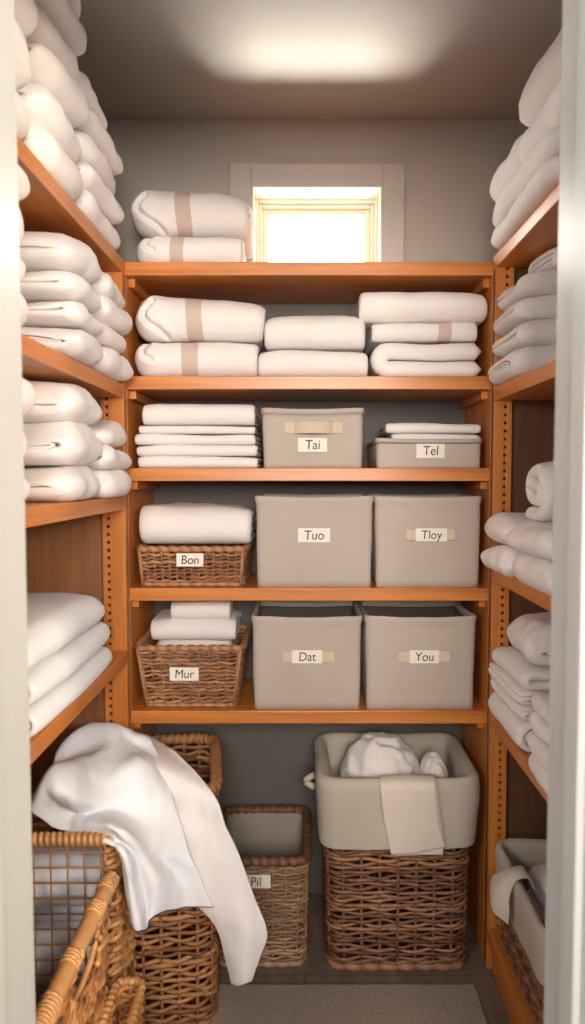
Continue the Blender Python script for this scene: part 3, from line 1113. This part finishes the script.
YBIN = 1.932
fabric_bin('shorter taupe fabric bin with a tan pull handle and label reading Tai', 263, 363, 408, S_Z[2], YBIN, 0.27, 'Tai', (298, 438, 327, 452),
           (285, 422, 342, 434), True, 1)
fabric_bin('tall taupe fabric bin labelled Tuo in the middle of the fourth shelf', 256, 373, 496, S_Z[3], YBIN, 0.27, 'Tuo', (298, 528, 330, 542), None, False, 2)
fabric_bin('tall taupe fabric bin labelled Tloy at the right of the fourth shelf', 376, 482, 496, S_Z[3], YBIN, 0.27, 'Tloy', (415, 528, 446, 541),
           (405, 529, 454, 540), False, 3)
fabric_bin('open taupe fabric bin labelled Dat in the middle of the fifth shelf', 252, 362, 616, S_Z[4], YBIN, 0.27, 'Dat', (292, 649, 322, 662),
           (283, 650, 334, 661), False, 4)
fabric_bin('open taupe fabric bin labelled You at the right of the fifth shelf', 367, 478, 616, S_Z[4], YBIN, 0.27, 'You', (409, 649, 438, 662),
           (398, 650, 449, 661), False, 5)
# low box with papers-thin sheets
fabric_bin('low taupe fabric tray labelled Tel holding thin folded sheets', 377, 481, 438, S_Z[2], YBIN, 0.27, 'Tel', (416, 444, 444, 458), None, False, 6)
zt = S_Z[2] + 0.0125
hh = at(430, 428, 2.0).z - zt
tx = at(433, 440, 2.0).x
bands_ = [(hh * 0.55, 'lowest'), (hh * 0.30, 'middle'), (hh * 0.28, 'top')]
zz = zt
for i, (h_, nm_) in enumerate(bands_):
    towel('folded_sheet', 'thin white folded sheet in the low tray, %s of three' % nm_, 'sheet', tx + (0, 0.002, -0.004)[i], 1.935 + 0.135, zz,
          (0.243, 0.25, 0.268)[i], 0.22, h_, (0, 0.01, -0.02)[i], 'sheets in the low tray', order=(QUART if i == 0 else ZIG2), mats=(SHEET, TAN), puff=0.05, amp=0.003, wr=0.001, corner=0.02)
    zz += h_ * 0.985


# --- wicker baskets on the shelves
def small_basket(label, px0, px1, py0, z, Y, d, txt, lab_px, taper, row, sp, rad, seed, corner_posts=True):
    a, c = at(px0, 475, Y), at(px1, 475, Y)
    w = c.x - a.x - 0.012
    h = at((px0 + px1) / 2, py0, Y).z - z
    cx_ = (a.x + c.x) / 2
    t = thing('wicker_basket', label, 'basket', (cx_, Y + d / 2, z), 0, 'wicker baskets on the back shelves')
    weave(t, w, d, h - 0.012, WK_S, taper, 0.02, row, sp, rad, rad * 0.65, 0.012, stake=rad * 0.95, jit=0.32)
    rope_rim(t, w, d, h - 0.009, 0.022, 0.0088, WK_S, twist=1, pitch=0.03, depth=0.5)
    k = 1 - taper
    rope_rim(t, w * k, d * k, 0.0065, 0.02, 0.0065, WK_S, name='foot_rim', twist=1, pitch=0.035, depth=0.3)
    base_plate(t, w * k - 0.01, d * k - 0.01, 0.02, 0.006, WK_S)
    for sx in (-1, 1):
        for sy in (-1, 1):
            mb = MB()
            mb.tube([(sx * (w / 2 * k - 0.006), sy * (d / 2 * k - 0.006) + sy * 0.006, 0.004),
                     (sx * (w / 2 - 0.006), sy * (d / 2 + 0.002), h - 0.01)], 0.0055, 6, tone=0.7)
            mb.build('corner_stake', WK_S, t)
    l0, l1 = at(lab_px[0], lab_px[1], Y), at(lab_px[2], lab_px[3], Y)
    card(t, (l0.x + l1.x) / 2 - cx_, -d / 2 * (1 - taper * 0.4) - 0.0125, (l0.z + l1.z) / 2 - z, l1.x - l0.x, l0.z - l1.z, txt, -0.03)
    return t, cx_, w, h


YW = 1.94
small_basket('shallow wicker basket labelled Bon with a folded blanket on top', 134, 247, 546, S_Z[3], YW, 0.26, 'Bon', (177, 553, 204, 566), 0.05, 0.0105, 0.021, 0.0042, 3)
zb = at(190, 546, YW).z
back_item('folded_blanket', 'thick white folded blanket resting on the shallow wicker basket', 'blanket', 138, 250, 506, 546, YW - 0.002, 0.25, None, z=zb + 0.0005,
          order=ROLL, puff=0.08, amp=0.006, mats=(SHEET, TAN), tilt=-0.05)
small_basket('deep wicker basket labelled Mur filled with folded white towels', 131, 244, 645, S_Z[4], YW - 0.005, 0.27, 'Mur', (170, 667, 199, 680), 0.14, 0.0112, 0.028, 0.0042, 4)
zb = S_Z[4] + 0.015
h1 = at(190, 645, 2.0).z - zb
g = 'towels in the deep wicker basket'
back_item('folded_towel', 'white towel lowest in the deep wicker basket, just above its rim', 'towel', 152, 230, 642, 711, 2.0, 0.2, g, z=zb, order=ROLL5, puff=0.05, amp=0.004, mats=(SHEET, TAN))
zb2 = at(190, 642, 2.0).z
back_item('folded_towel', 'wide white towel in the middle of the deep wicker basket pile', 'towel', 150, 235, 620, 642, 2.0, 0.2, g, z=zb2 - 0.001, order=QUART, puff=0.06, amp=0.004, mats=(SHEET, TAN))
zb3 = at(190, 621, 2.0).z
back_item('folded_towel', 'small white towel on top of the deep wicker basket pile', 'towel', 170, 229, 602, 621, 2.01, 0.16, g, z=zb3 - 0.001, order=QUART, puff=0.05, amp=0.004, mats=(SHEET, TAN))

# ------------------------------------------------------------------ floor: tall lined hamper
HY = 1.87
ha, hb = at(329, 972, HY), at(466, 972, HY)
hx = (ha.x + hb.x) / 2
hw = hb.x - ha.x + 0.022
hd = 0.31
hh = at(400, 778, HY).z
hp = thing('laundry_hamper', 'tall square brown wicker hamper with a beige folded-over liner', 'hamper', (hx, HY + hd / 2, 0))
weave(hp, hw, hd, hh - 0.015, WK_H, 0.05, 0.045, 0.0118, 0.052, 0.0049, 0.0040, 0.02, jit=0.6)
rope_rim(hp, hw * 0.95, hd * 0.95, 0.012, 0.043, 0.0105, WK_H, name='foot_rim', twist=1, pitch=0.05, depth=0.35)
base_plate(hp, hw * 0.93, hd * 0.93, 0.04, 0.012, WK_H)
zl = at(400, 846, HY).z
shell(hp, 'liner', LINER, hw, hd, 0.036,
      [(0.016, zl), (0.019, zl + 0.02), (0.022, zl + 0.08), (0.026, hh - 0.03), (0.026, hh - 0.004), (0.016, hh + 0.005), (0.004, hh + 0.004), (-0.012, hh - 0.012),
       (-0.016, hh - 0.06), (-0.018, hh - 0.14)], 0.006, 3)
lp = MB()
yq = 0.04
lp.tube([(-hw / 2 - 0.028 - 0.026 * math.sin(PI * i / 14), -yq, hh - 0.035 - 0.05 * i / 14 - 0.006 * math.cos(PI * i / 14)) for i in range(15)], 0.0065, 8, sq=1.5)
lp.build('liner_loop', LINER, hp)


def crumple(name, label, cat, loc, sx, sy, sz, seed, mat=WHITE, group=None, rough=0.16):
    bm = bmesh.new()
    bmesh.ops.create_uvsphere(bm, u_segments=72, v_segments=48, radius=1)
    for v_ in bm.verts:
        p = v_.co.copy()
        q = p * 1.3 + Vector((seed, seed * 2.3, 0))
        wv = Vector((noise.noise(q * 1.1), noise.noise(q * 1.1 + Vector((9, 0, 0))), noise.noise(q * 1.1 + Vector((0, 9, 0)))))
        rdg = 1 - abs(noise.noise(q * 1.6 + wv * 0.9)) * 2
        rdg2 = 1 - abs(noise.noise(q * 3.4 + wv * 1.4)) * 2
        k = 1 + rough * (rdg - 0.5) + rough * 0.22 * (rdg2 - 0.5)
        p = p * k
        p.z = max(p.z, -0.55)
        v_.co = Vector((p.x * sx, p.y * sy, (p.z + 0.55) * sz))
    me = bpy.data.meshes.new(name)
    bm.to_mesh(me)
    bm.free()
    me.materials.append(mat)
    me.polygons.foreach_set('use_smooth', [True] * len(me.polygons))
    o = bpy.data.objects.new(name, me)
    COL.objects.link(o)
    o.location = loc
    return tag(o, label, cat, group)


g = 'linens in the tall hamper'
zl2 = hh - 0.139
crumple('crumpled_sheet', 'large crumpled white sheet heaped inside the tall lined hamper', 'sheet', (hx - 0.035, HY + 0.165, zl2), 0.118, 0.105, 0.128, 3.1, WHITE, g, 0.1)
crumple('crumpled_towel', 'small crumpled white cloth at the right inside the tall lined hamper', 'towel', (hx + 0.118, HY + 0.13, zl2), 0.045, 0.075, 0.10, 8.7, WHITE, g, 0.1)


# ------------------------------------------------------------------ lofted cloths
def cat_rom(p0, p1, p2, p3, t):
    return 0.5 * ((2 * p1) + (-p0 + p2) * t + (2 * p0 - 5 * p1 + 4 * p2 - p3) * t * t + (-p0 + 3 * p1 - 3 * p2 + p3) * t ** 3)


def spline(ps, n):
    out = []
    m_ = len(ps) - 1
    for i in range(n + 1):
        s = min(m_ - 1e-6, m_ * i / n)
        k = int(s)
        p1, p2 = ps[k], ps[k + 1]
        p0 = ps[k - 1] if k > 0 else p1 * 2 - p2
        p3 = ps[k + 2] if k + 2 <= m_ else p2 * 2 - p1
        out.append(cat_rom(p0, p1, p2, p3, s - k))
    return out


def cloth(name, label, cat, ctrl, mat, nu=56, nv=70, wr=0.004, thick=0.004, seed=0, hem=None, group=None, parent=None, fr=9):
    rows = [spline([Vector(p) for p in r_], nu) for r_ in ctrl]
    cols = [spline([rows[i][j] for i in range(len(rows))], nv) for j in range(nu + 1)]
    org = cols[nu // 2][nv // 2]
    zmin = min(p.z for c in cols for p in c)
    org = Vector((org.x, org.y, zmin))
    g_ = [[cols[j][i] for j in range(nu + 1)] for i in range(nv + 1)]
    out = []
    for i in range(nv + 1):
        rw = []
        for j in range(nu + 1):
            p = g_[i][j]
            du = g_[i][min(nu, j + 1)] - g_[i][max(0, j - 1)]
            dv = g_[min(nv, i + 1)][j] - g_[max(0, i - 1)][j]
            n_ = du.cross(dv)
            n_ = n_.normalized() if n_.length > 1e-9 else Vector((0, -1, 0))
            a = Vector((p.x * fr * 1.8, p.y * fr, p.z * fr * 0.7)) + Vector((seed, seed, 0))
            e = wr * (noise.noise(a) + 0.4 * noise.noise(a * 2.7))
            rw.append(tuple(p + n_ * e - org))
        out.append(rw)
    mb = MB()
    mb.grid(out)
    if hem:
        for i in range(nv):
            for j in range(nu):
                if i >= nv - hem:
                    mb.mi[i * nu + j] = 1
    o = mb.build(name, [mat, HEM], parent, org)
    s = o.modifiers.new('thickness', 'SOLIDIFY')
    s.thickness = thick
    s.offset = 0
    tag(o, label, cat, group)
    return o


def A(px, py, Y):
    return at(px, py, Y)


# napkin over the front of the hamper: two folded layers
yn = HY - 0.045
for i, (dx, dy, yy) in enumerate(((0, 0, yn), )):
    n0 = [A(380, 776, HY + 0.03), A(402, 775, HY + 0.03), A(434, 775, HY + 0.03)]
    rowsN = [n0,
             [A(379, 777, HY - 0.01), A(405, 776, HY - 0.012), A(435, 777, HY - 0.01)],
             [A(380, 788, yn), A(407, 788, yn), A(436, 787, yn)],
             [A(383, 815, yn + 0.004), A(410, 815, yn + 0.002), A(438, 812, yn + 0.004)],
             [A(387, 835, yn + 0.008), A(413, 836, yn + 0.006), A(441, 832, yn + 0.008)],
             [A(391, 855, yn + 0.010), A(416, 853, yn + 0.010), A(446, 847, yn + 0.012)]]
nap = cloth('folded_napkin', 'ivory cloth hanging over the front rim of the tall hamper', 'cloth', rowsN, NAPKIN, 24, 40, 0.0015, 0.003, 2)
und = [[p + Vector((0.006, 0.006, -0.0045)) for p in map(Vector, r_)] for r_ in rowsN[2:]]
und[-1] = [A(395, 856, yn + 0.016), A(418, 855, yn + 0.016), A(443, 855, yn + 0.018)]
un_ = cloth('under_layer', None, None, und, NAPKIN, 24, 30, 0.0015, 0.003, 4)
un_.parent = nap
un_.matrix_parent_inverse = Matrix.Translation(-nap.location)

# ------------------------------------------------------------------ lined low basket beside the hamper
MY = 1.885
mz = at(280, 860, MY).z
mx0, mx1 = at(222, 800, 2.19).x, at(311, 860, MY).x
md = 0.30
mbk = thing('wicker_basket', 'dark-rimmed wicker basket with a plain grey liner on the floor under the shelves', 'basket', ((mx0 + mx1) / 2, MY + md / 2, 0))
mw = mx1 - mx0 - 0.02
weave(mbk, mw, md, mz - 0.012, WK_M, 0.05, 0.035, 0.0105, 0.036, 0.0043, 0.0034, 0.014, jit=0.5)
rope_rim(mbk, mw, md, mz - 0.004, 0.037, 0.0135, WK_MR, twist=1, pitch=0.026, depth=0.35)
rope_rim(mbk, mw * 0.95, md * 0.95, 0.009, 0.035, 0.0085, WK_M, name='foot_rim', twist=1, pitch=0.04, depth=0.3)
base_plate(mbk, mw * 0.93, md * 0.93, 0.03, 0.010, WK_M)
shell(mbk, 'liner', LINER_D, mw, md, 0.035, [(-0.013, mz - 0.008), (-0.015, mz - 0.05), (-0.018, mz * 0.5), (-0.024, 0.03)], 0.003, 5)
l0, l1 = at(243, 873, MY), at(269, 886, MY)
card(mbk, (l0.x + l1.x) / 2 - mbk.location.x, -md / 2 - 0.0095, (l0.z + l1.z) / 2, l1.x - l0.x + 0.01, l0.z - l1.z, 'Pil', -0.02)

# ------------------------------------------------------------------ tall hamper at the left, rotated towards the door
br_, fr_ = Vector((-0.262, 2.03, 0)), Vector((-0.212, 1.665, 0))
dr = (br_ - fr_)
ld = dr.length
rz = math.atan2(dr.y, dr.x) - PI / 2
lw = 0.37
lh = at(180, 734, 2.02).z
cen = fr_ + dr * 0.5 + Matrix.Rotation(rz, 3, 'Z') @ Vector((-lw / 2, 0, 0))
lb = thing('laundry_basket', 'tall golden wicker basket under the left shelves with white cloths spilling out', 'basket', (cen.x, cen.y, 0), rz)
weave(lb, lw - 0.012, ld - 0.012, lh - 0.02, WK_L, 0.03, 0.05, 0.0135, 0.046, 0.0056, 0.0048, 0.02, jit=0.7)
rope_rim(lb, lw - 0.008, ld - 0.008, lh - 0.012, 0.052, 0.0145, WK_L, twist=1, pitch=0.02, depth=0.35)
rope_rim(lb, (lw - 0.012) * 0.97, (ld - 0.012) * 0.97, 0.011, 0.05, 0.0095, WK_L, name='foot_rim', twist=1, pitch=0.04, depth=0.3)
base_plate(lb, lw * 0.92, ld * 0.92, 0.045, 0.012, WK_L)

# ------------------------------------------------------------------ wire-front crate
AY = 1.46
ax1 = at(116, 845, AY).x + 0.0
az = at(80, 833, AY).z
aw, ad = 0.36, 0.185
acr = thing('wire_crate', 'cane crate with an open wire grid front at the lower left', 'basket', (ax1 - aw / 2, AY + ad / 2, 0))


def skipA(p):
    return p[1] < -ad / 2 + 0.03 and p[0] < aw / 2 - 0.028 and p[0] > -aw / 2 + 0.028 and p[2] > 0.05


weave(acr, aw - 0.016, ad - 0.016, az - 0.02, WK_B, 0.0, 0.022, 0.0135, 0.03, 0.006, 0.0055, 0.012, skip=skipA, jit=0.6)
rope_rim(acr, aw - 0.006, ad - 0.006, az - 0.015, 0.026, 0.014, WK_B, twist=1, pitch=0.0135, depth=0.3)
base_plate(acr, aw - 0.03, ad - 0.03, 0.02, 0.008, WK_B)
mb = MB()
yf = -ad / 2 + 0.008
k = 0
x = aw / 2 - 0.035
while x > -aw / 2 + 0.02:
    mb.tube([(x, yf, 0.04), (x, yf, az - 0.012)], 0.0021, 6)
    x -= 0.0365
zz = az - 0.045
while zz > 0.06:
    mb.tube([(-aw / 2 + 0.02, yf - 0.003, zz), (aw / 2 - 0.02, yf - 0.003, zz)], 0.0021, 6)
    zz -= 0.0345
mb.build('wire_grid', WIRE, acr)
g = 'linens inside the wire crate'
zz = 0.0285
for i, (h_, nm_) in enumerate(((0.17, 'lowest'), (0.165, 'lower middle'), (0.05, 'upper middle'), (0.12, 'topmost'))):
    towel('folded_towel', 'folded white linen behind the wire crate grid, %s of four' % nm_, 'towel', ax1 - aw / 2 - 0.004, AY + ad / 2 + (0.03 if i == 2 else 0.006), zz, aw - 0.085, ad - (0.1 if i == 2 else 0.06), h_ * 0.97, 0, g,
          order=QUART, puff=0.06, amp=0.003, mats=(COOL, TAN))
    zz += h_ * 0.97

# ------------------------------------------------------------------ handled cane basket, nearest at the left
far_ = at(119, 872, 1.425)
bz = far_.z + 0.006
bx1 = far_.x - 0.006
by0, by1 = 0.985, 1.432
bwid, bdep = 0.32, by1 - by0
bb = thing('handled_basket', 'bright cane basket with an oval hand hole and thick smooth rail, nearest at lower left', 'basket', (bx1 - bwid / 2, (by0 + by1) / 2, 0))
hcy, hcz = 1.265 - (by0 + by1) / 2, bz - 0.088


def skipB(p):
    if p[0] < bwid / 2 - 0.06:
        return False
    return ((p[1] - hcy) / 0.085) ** 2 + ((p[2] - hcz) / 0.048) ** 2 < 1


LOW = 0.235


def skipB2(p):
    k_ = 1 - 0.14 * (1 - p[2] / (bz - 0.02))
    if p[0] < (bwid / 2 - 0.01) * k_ - 0.014 and p[2] > LOW:
        return True
    return skipB(p)


weave(bb, bwid - 0.02, bdep - 0.02, bz - 0.02, WK_B, 0.14, 0.03, 0.0135, 0.04, 0.0060, 0.0046, 0.015, skip=skipB2, jit=0.5)
base_plate(bb, (bwid - 0.04) * 0.86, (bdep - 0.04) * 0.86, 0.02, 0.008, WK_B)
xr = bwid / 2 - 0.01
mb = MB()
ys_ = [-bdep / 2 + 0.012 + (bdep - 0.024) * i / 30 for i in range(31)]
mb.tube([(xr, y_, bz - 0.018) for y_ in ys_], 0.0165, 12, False, 0.8)
mb.build('rail', WK_B, bb)
xl_ = -bwid / 2 + 0.01
mb = MB()
mb.tube([(xr - 0.03, bdep / 2 - 0.01, LOW), (xl_ + 0.02, bdep / 2 - 0.01, LOW), (xl_, bdep / 2 - 0.03, LOW), (xl_, -bdep / 2 + 0.03, LOW),
         (xl_ + 0.02, -bdep / 2 + 0.01, LOW), (xr - 0.03, -bdep / 2 + 0.01, LOW)], 0.011, 10, False, 0.6)
mb.build('low_rim', WK_B, bb)
for y0_, y1_ in ((-0.21, -0.13), (-0.055, -0.02), (0.085, 0.12), (0.165, 0.21)):
    mb = MB()
    n_ = int((y1_ - y0_) / 0.001)
    turns = (y1_ - y0_) / 0.0085
    mb.tube([(xr + 0.0168 * math.cos(2 * PI * turns * i / n_), y0_ + (y1_ - y0_) * i / n_, bz - 0.018 + 0.0168 * math.sin(2 * PI * turns * i / n_)) for i in range(n_ + 1)],
            0.0034, 6, False, 0.95)
    mb.build('rail_binding', WK_B, bb)
mb = MB()
mb.tube([(xr - 0.003 - 0.0065 * (1 - math.sin(2 * PI * i / 40)), hcy + 0.088 * math.cos(2 * PI * i / 40), hcz + 0.05 * math.sin(2 * PI * i / 40)) for i in range(40)], 0.0062, 8, True, 0.9)
mb.build('hand_hole_edge', WK_B, bb)

# ------------------------------------------------------------------ small narrow basket in front of it
cfar = at(146, 976, 1.45)
cz = cfar.z + 0.003
cx1 = cfar.x + 0.002
cwid, cdep = 0.068, 0.26
cb = thing('narrow_basket', 'small narrow cane basket at the very bottom beside the handled basket', 'basket', (cx1 - cwid / 2, 1.452 - cdep / 2, 0))
weave(cb, cwid - 0.016, cdep - 0.016, cz - 0.014, WK_B, 0.0, 0.02, 0.0125, 0.026, 0.0056, 0.0045, 0.012)
rope_rim(cb, cwid - 0.012, cdep - 0.012, cz - 0.011, 0.02, 0.009, WK_B, twist=1, pitch=0.017, depth=0.35)
base_plate(cb, cwid - 0.03, cdep - 0.03, 0.015, 0.008, WK_B)

# ------------------------------------------------------------------ cloths spilling out of the tall left basket
c2 = [
    [A(88, 742, 1.90), A(112, 735, 1.93), A(135, 734, 1.94), A(152, 735, 1.93)],
    [A(90, 738, 1.80), A(120, 735, 1.80), A(150, 741, 1.83), A(180, 757, 1.74)],
    [A(110, 760, 1.68), A(140, 762, 1.67), A(178, 775, 1.65), A(214, 795, 1.615)],
    [A(130, 800, 1.64), A(165, 810, 1.630), A(198, 822, 1.615), A(227, 828, 1.60)],
    [A(150, 840, 1.625), A(185, 850, 1.615), A(214, 856, 1.60), A(241, 860, 1.60)],
    [A(178, 885, 1.62), A(208, 893, 1.605), A(232, 894, 1.595), A(254, 896, 1.60)],
    [A(212, 920, 1.62), A(226, 926, 1.60), A(246, 928, 1.585), A(267, 931, 1.60)],
    [A(224, 955, 1.62), A(233, 958, 1.60), A(247, 956, 1.585), A(260, 955, 1.60)],
    [A(231, 984, 1.62), A(237, 986, 1.60), A(245, 984, 1.59), A(251, 980, 1.60)],
]
cloth('white_sheet', 'long plain white sheet trailing from the tall left basket to the floor at right', 'sheet', c2, SHEET, 50, 90, 0.006, 0.004, 11)
c1 = [
    [A(60, 800, 1.75), A(75, 760, 1.80), A(95, 742, 1.86), A(118, 738, 1.88), A(138, 739, 1.90), A(150, 744, 1.90)],
    [A(52, 772, 1.62), A(62, 746, 1.70), A(80, 728, 1.76), A(105, 724, 1.78), A(128, 730, 1.78), A(148, 737, 1.80)],
    [A(48, 785, 1.60), A(66, 764, 1.65), A(88, 752, 1.69), A(112, 740, 1.70), A(136, 748, 1.73), A(156, 750, 1.73)],
    [A(36, 790, 1.50), A(52, 767, 1.50), A(74, 765, 1.53), A(100, 772, 1.58), A(136, 760, 1.62), A(164, 772, 1.67)],
    [A(31, 808, 1.47), A(46, 790, 1.455), A(70, 795, 1.46), A(100, 799, 1.53), A(138, 788, 1.575), A(172, 800, 1.62)],
    [A(46, 822, 1.50), A(62, 812, 1.51), A(82, 814, 1.52), A(106, 812, 1.525), A(144, 815, 1.56), A(182, 828, 1.61)],
    [A(62, 830, 1.50), A(80, 831, 1.49), A(104, 828, 1.455), A(122, 831, 1.445), A(152, 842, 1.535), A(190, 855, 1.595)],
    [A(115, 846, 1.445), A(121, 849, 1.44), A(132, 851, 1.475), A(144, 856, 1.49), A(167, 864, 1.575), A(199, 874, 1.595)],
    [A(124, 885, 1.475), A(131, 887, 1.465), A(143, 888, 1.525), A(157, 886, 1.51), A(181, 888, 1.585), A(207, 893, 1.595)],
    [A(133, 922, 1.50), A(139, 932, 1.49), A(147, 930, 1.535), A(155, 915, 1.53), A(183, 908, 1.595), A(213, 907, 1.595)],
]
cloth('white_towel', 'big white towel with a dark stitched hem draped over the tall left basket', 'towel', c1, COOL, 96, 130, 0.008, 0.006, 21, hem=1)

# ------------------------------------------------------------------ lined basket on the lowest right shelf
ry0, ry1 = 1.44, 1.872
rx0 = XR + 0.004
rw_ = 0.30
rh = at(493, 838, 1.86).z - R_Z[4]
rb = thing('lined_basket', 'wicker basket with a beige liner on the bottom right shelf', 'basket', (rx0 + rw_ / 2, (ry0 + ry1) / 2, R_Z[4]))
rd = ry1 - ry0
weave(rb, rw_ - 0.03, rd - 0.05, rh - 0.02, WK_H, 0.06, 0.03, 0.012, 0.03, 0.0054, 0.0045, 0.012)
base_plate(rb, rw_ - 0.06, rd - 0.08, 0.03, 0.006, WK_H)
rope_rim(rb, (rw_ - 0.03) * 0.94, (rd - 0.05) * 0.94, 0.008, 0.03, 0.0075, WK_H, name='foot_rim', twist=1, pitch=0.04, depth=0.3)
shell(rb, 'liner', LINER, rw_ - 0.03, rd - 0.05, 0.032,
      [(0.012, rh - 0.125), (0.016, rh - 0.08), (0.019, rh - 0.02), (0.016, rh - 0.004), (0.006, rh + 0.002), (-0.006, rh - 0.008), (-0.012, rh - 0.05), (-0.016, rh - 0.15)], 0.004, 8)
g = 'cloths in the lined right basket'
zz = R_Z[4] + rh - 0.149
for i, (h_, dx, dy, r2, nm_) in enumerate(((0.055, 0.0, 0.0, 0, 'lowest'), (0.035, 0.015, 0.01, 0.06, 'middle'), (0.035, 0.025, 0.015, 0.14, 'topmost'))):
    towel('folded_towel', 'folded white cloth inside the right lined basket, %s of three' % nm_, 'towel', rb.location.x + dx, rb.location.y + dy, zz,
          0.28 - 0.02 * i, 0.18, h_, -PI / 2 + r2, g, order=ZIG2 if i else QUART, puff=0.06, amp=0.004, mats=(SHEET, TAN))
    zz += h_ * 0.985
xr0 = rx0 - 0.012
zr = R_Z[4] + rh
yc = 1.675
rc = [
    [Vector((xr0 + 0.060, yc - 0.022, zr - 0.02)), Vector((xr0 + 0.060, yc + 0.0, zr - 0.018)), Vector((xr0 + 0.060, yc + 0.022, zr - 0.02))],
    [Vector((xr0 + 0.045, yc - 0.024, zr + 0.009)), Vector((xr0 + 0.045, yc + 0.0, zr + 0.012)), Vector((xr0 + 0.045, yc + 0.024, zr + 0.009))],
    [Vector((xr0 + 0.014, yc - 0.026, zr + 0.004)), Vector((xr0 + 0.012, yc + 0.0, zr + 0.012)), Vector((xr0 + 0.014, yc + 0.028, zr + 0.004))],
    [Vector((xr0 - 0.006, yc - 0.036, zr - 0.03)), Vector((xr0 - 0.018, yc + 0.0, zr - 0.022)), Vector((xr0 - 0.006, yc + 0.05, zr - 0.02))],
    [Vector((xr0 - 0.008, yc - 0.044, zr - 0.065)), Vector((xr0 - 0.030, yc + 0.004, zr - 0.055)), Vector((xr0 - 0.014, yc + 0.07, zr - 0.04))],
    [Vector((xr0 - 0.008, yc - 0.040, zr - 0.095)), Vector((xr0 - 0.032, yc + 0.004, zr - 0.088)), Vector((xr0 - 0.020, yc + 0.075, zr - 0.068))],
]
cloth('folded_napkin', 'beige cloth knotted over the rim of the right lined basket', 'cloth', rc, NAPKIN, 30, 40, 0.003, 0.004, 31)

# ------------------------------------------------------------------ floor mat
m0, m1 = at(216, 986, 1.80), at(476, 986, 1.80)
mt = MB().box(m0.x, m1.x, 0.98, 1.815, 0, 0.009, 0.003).build('floor_mat', MATM, smooth=False)
tag(mt, 'flat beige woven mat lying on the closet floor', 'mat')

# ------------------------------------------------------------------ light
w = bpy.data.worlds.new('world')
scene.world = w
w.use_nodes = True
wt = w.node_tree
bg = wt.nodes['Background']
tc = wt.nodes.new('ShaderNodeTexCoord')
sx = wt.nodes.new('ShaderNodeSeparateXYZ')
wt.links.new(tc.outputs['Generated'], sx.inputs[0])
mr = wt.nodes.new('ShaderNodeMapRange')
mr.inputs['From Min'].default_value = 0.0
mr.inputs['From Max'].default_value = 0.6
mr.inputs['To Min'].default_value = 0.42
mr.inputs['To Max'].default_value = 10.0
wt.links.new(sx.outputs['Y'], mr.inputs['Value'])
wt.links.new(mr.outputs[0], bg.inputs['Strength'])
bg.inputs['Color'].default_value = (0.94, 0.97, 1.0, 1)


def lamp(name, kind, loc, target, energy, color, **k):
    l = bpy.data.lights.new(name, kind)
    l.energy = energy
    l.color = color
    for a, c in k.items():
        setattr(l, a, c)
    o = bpy.data.objects.new(name, l)
    COL.objects.link(o)
    o.location = loc
    d = Vector(target) - Vector(loc)
    o.rotation_euler = d.to_track_quat('-Z', 'Y').to_euler()
    return o


lamp('sun_through_door', 'AREA', (1.94, -0.56, 1.76), (-0.5, 1.3, 1.75), 60, (1.0, 0.80, 0.58), shape='RECTANGLE', size=0.18, size_y=1.0)
lamp('hall_light', 'AREA', (0.12, -1.25, 1.85), (-0.02, 1.92, 1.74), 36, (1.0, 0.89, 0.79), shape='SQUARE', size=0.8, spread=math.radians(112))
lamp('hall_fill_right', 'AREA', (1.35, -0.74, 1.8), (-0.55, 1.6, 1.6), 17, (1.0, 0.89, 0.80), shape='SQUARE', size=0.5, spread=math.radians(110))  # unseen fill lamp, added to brighten the left shelves
lamp('hall_fill_left', 'AREA', (-1.3, -0.8, 1.8), (0.6, 1.65, 1.4), 9.5, (1.0, 0.90, 0.84), shape='SQUARE', size=0.5, spread=math.radians(110))  # weaker unseen fill, added to lift the right shelves
lamp('window_light', 'AREA', ((wx0 + wx1) / 2, YB + 0.45, 2.45), ((wx0 + wx1) / 2, YB, 2.12), 22, (1.0, 0.95, 0.85), shape='RECTANGLE', size=0.6, size_y=0.5)
lamp('ground_bounce', 'SPOT', ((wx0 + wx1) / 2 + 0.02, 3.2, 1.44), ((wx0 + wx1) / 2, 2.39, 2.13), 330, (1.0, 0.95, 0.84), spot_size=math.radians(50), spot_blend=0.5, shadow_soft_size=0.22)

cam_d.dof.use_dof = True
cam_d.dof.focus_distance = 1.95
cam_d.dof.aperture_fstop = 2.8
scene.view_settings.view_transform = 'Standard'
scene.view_settings.look = 'None'
scene.view_settings.exposure = 0.14
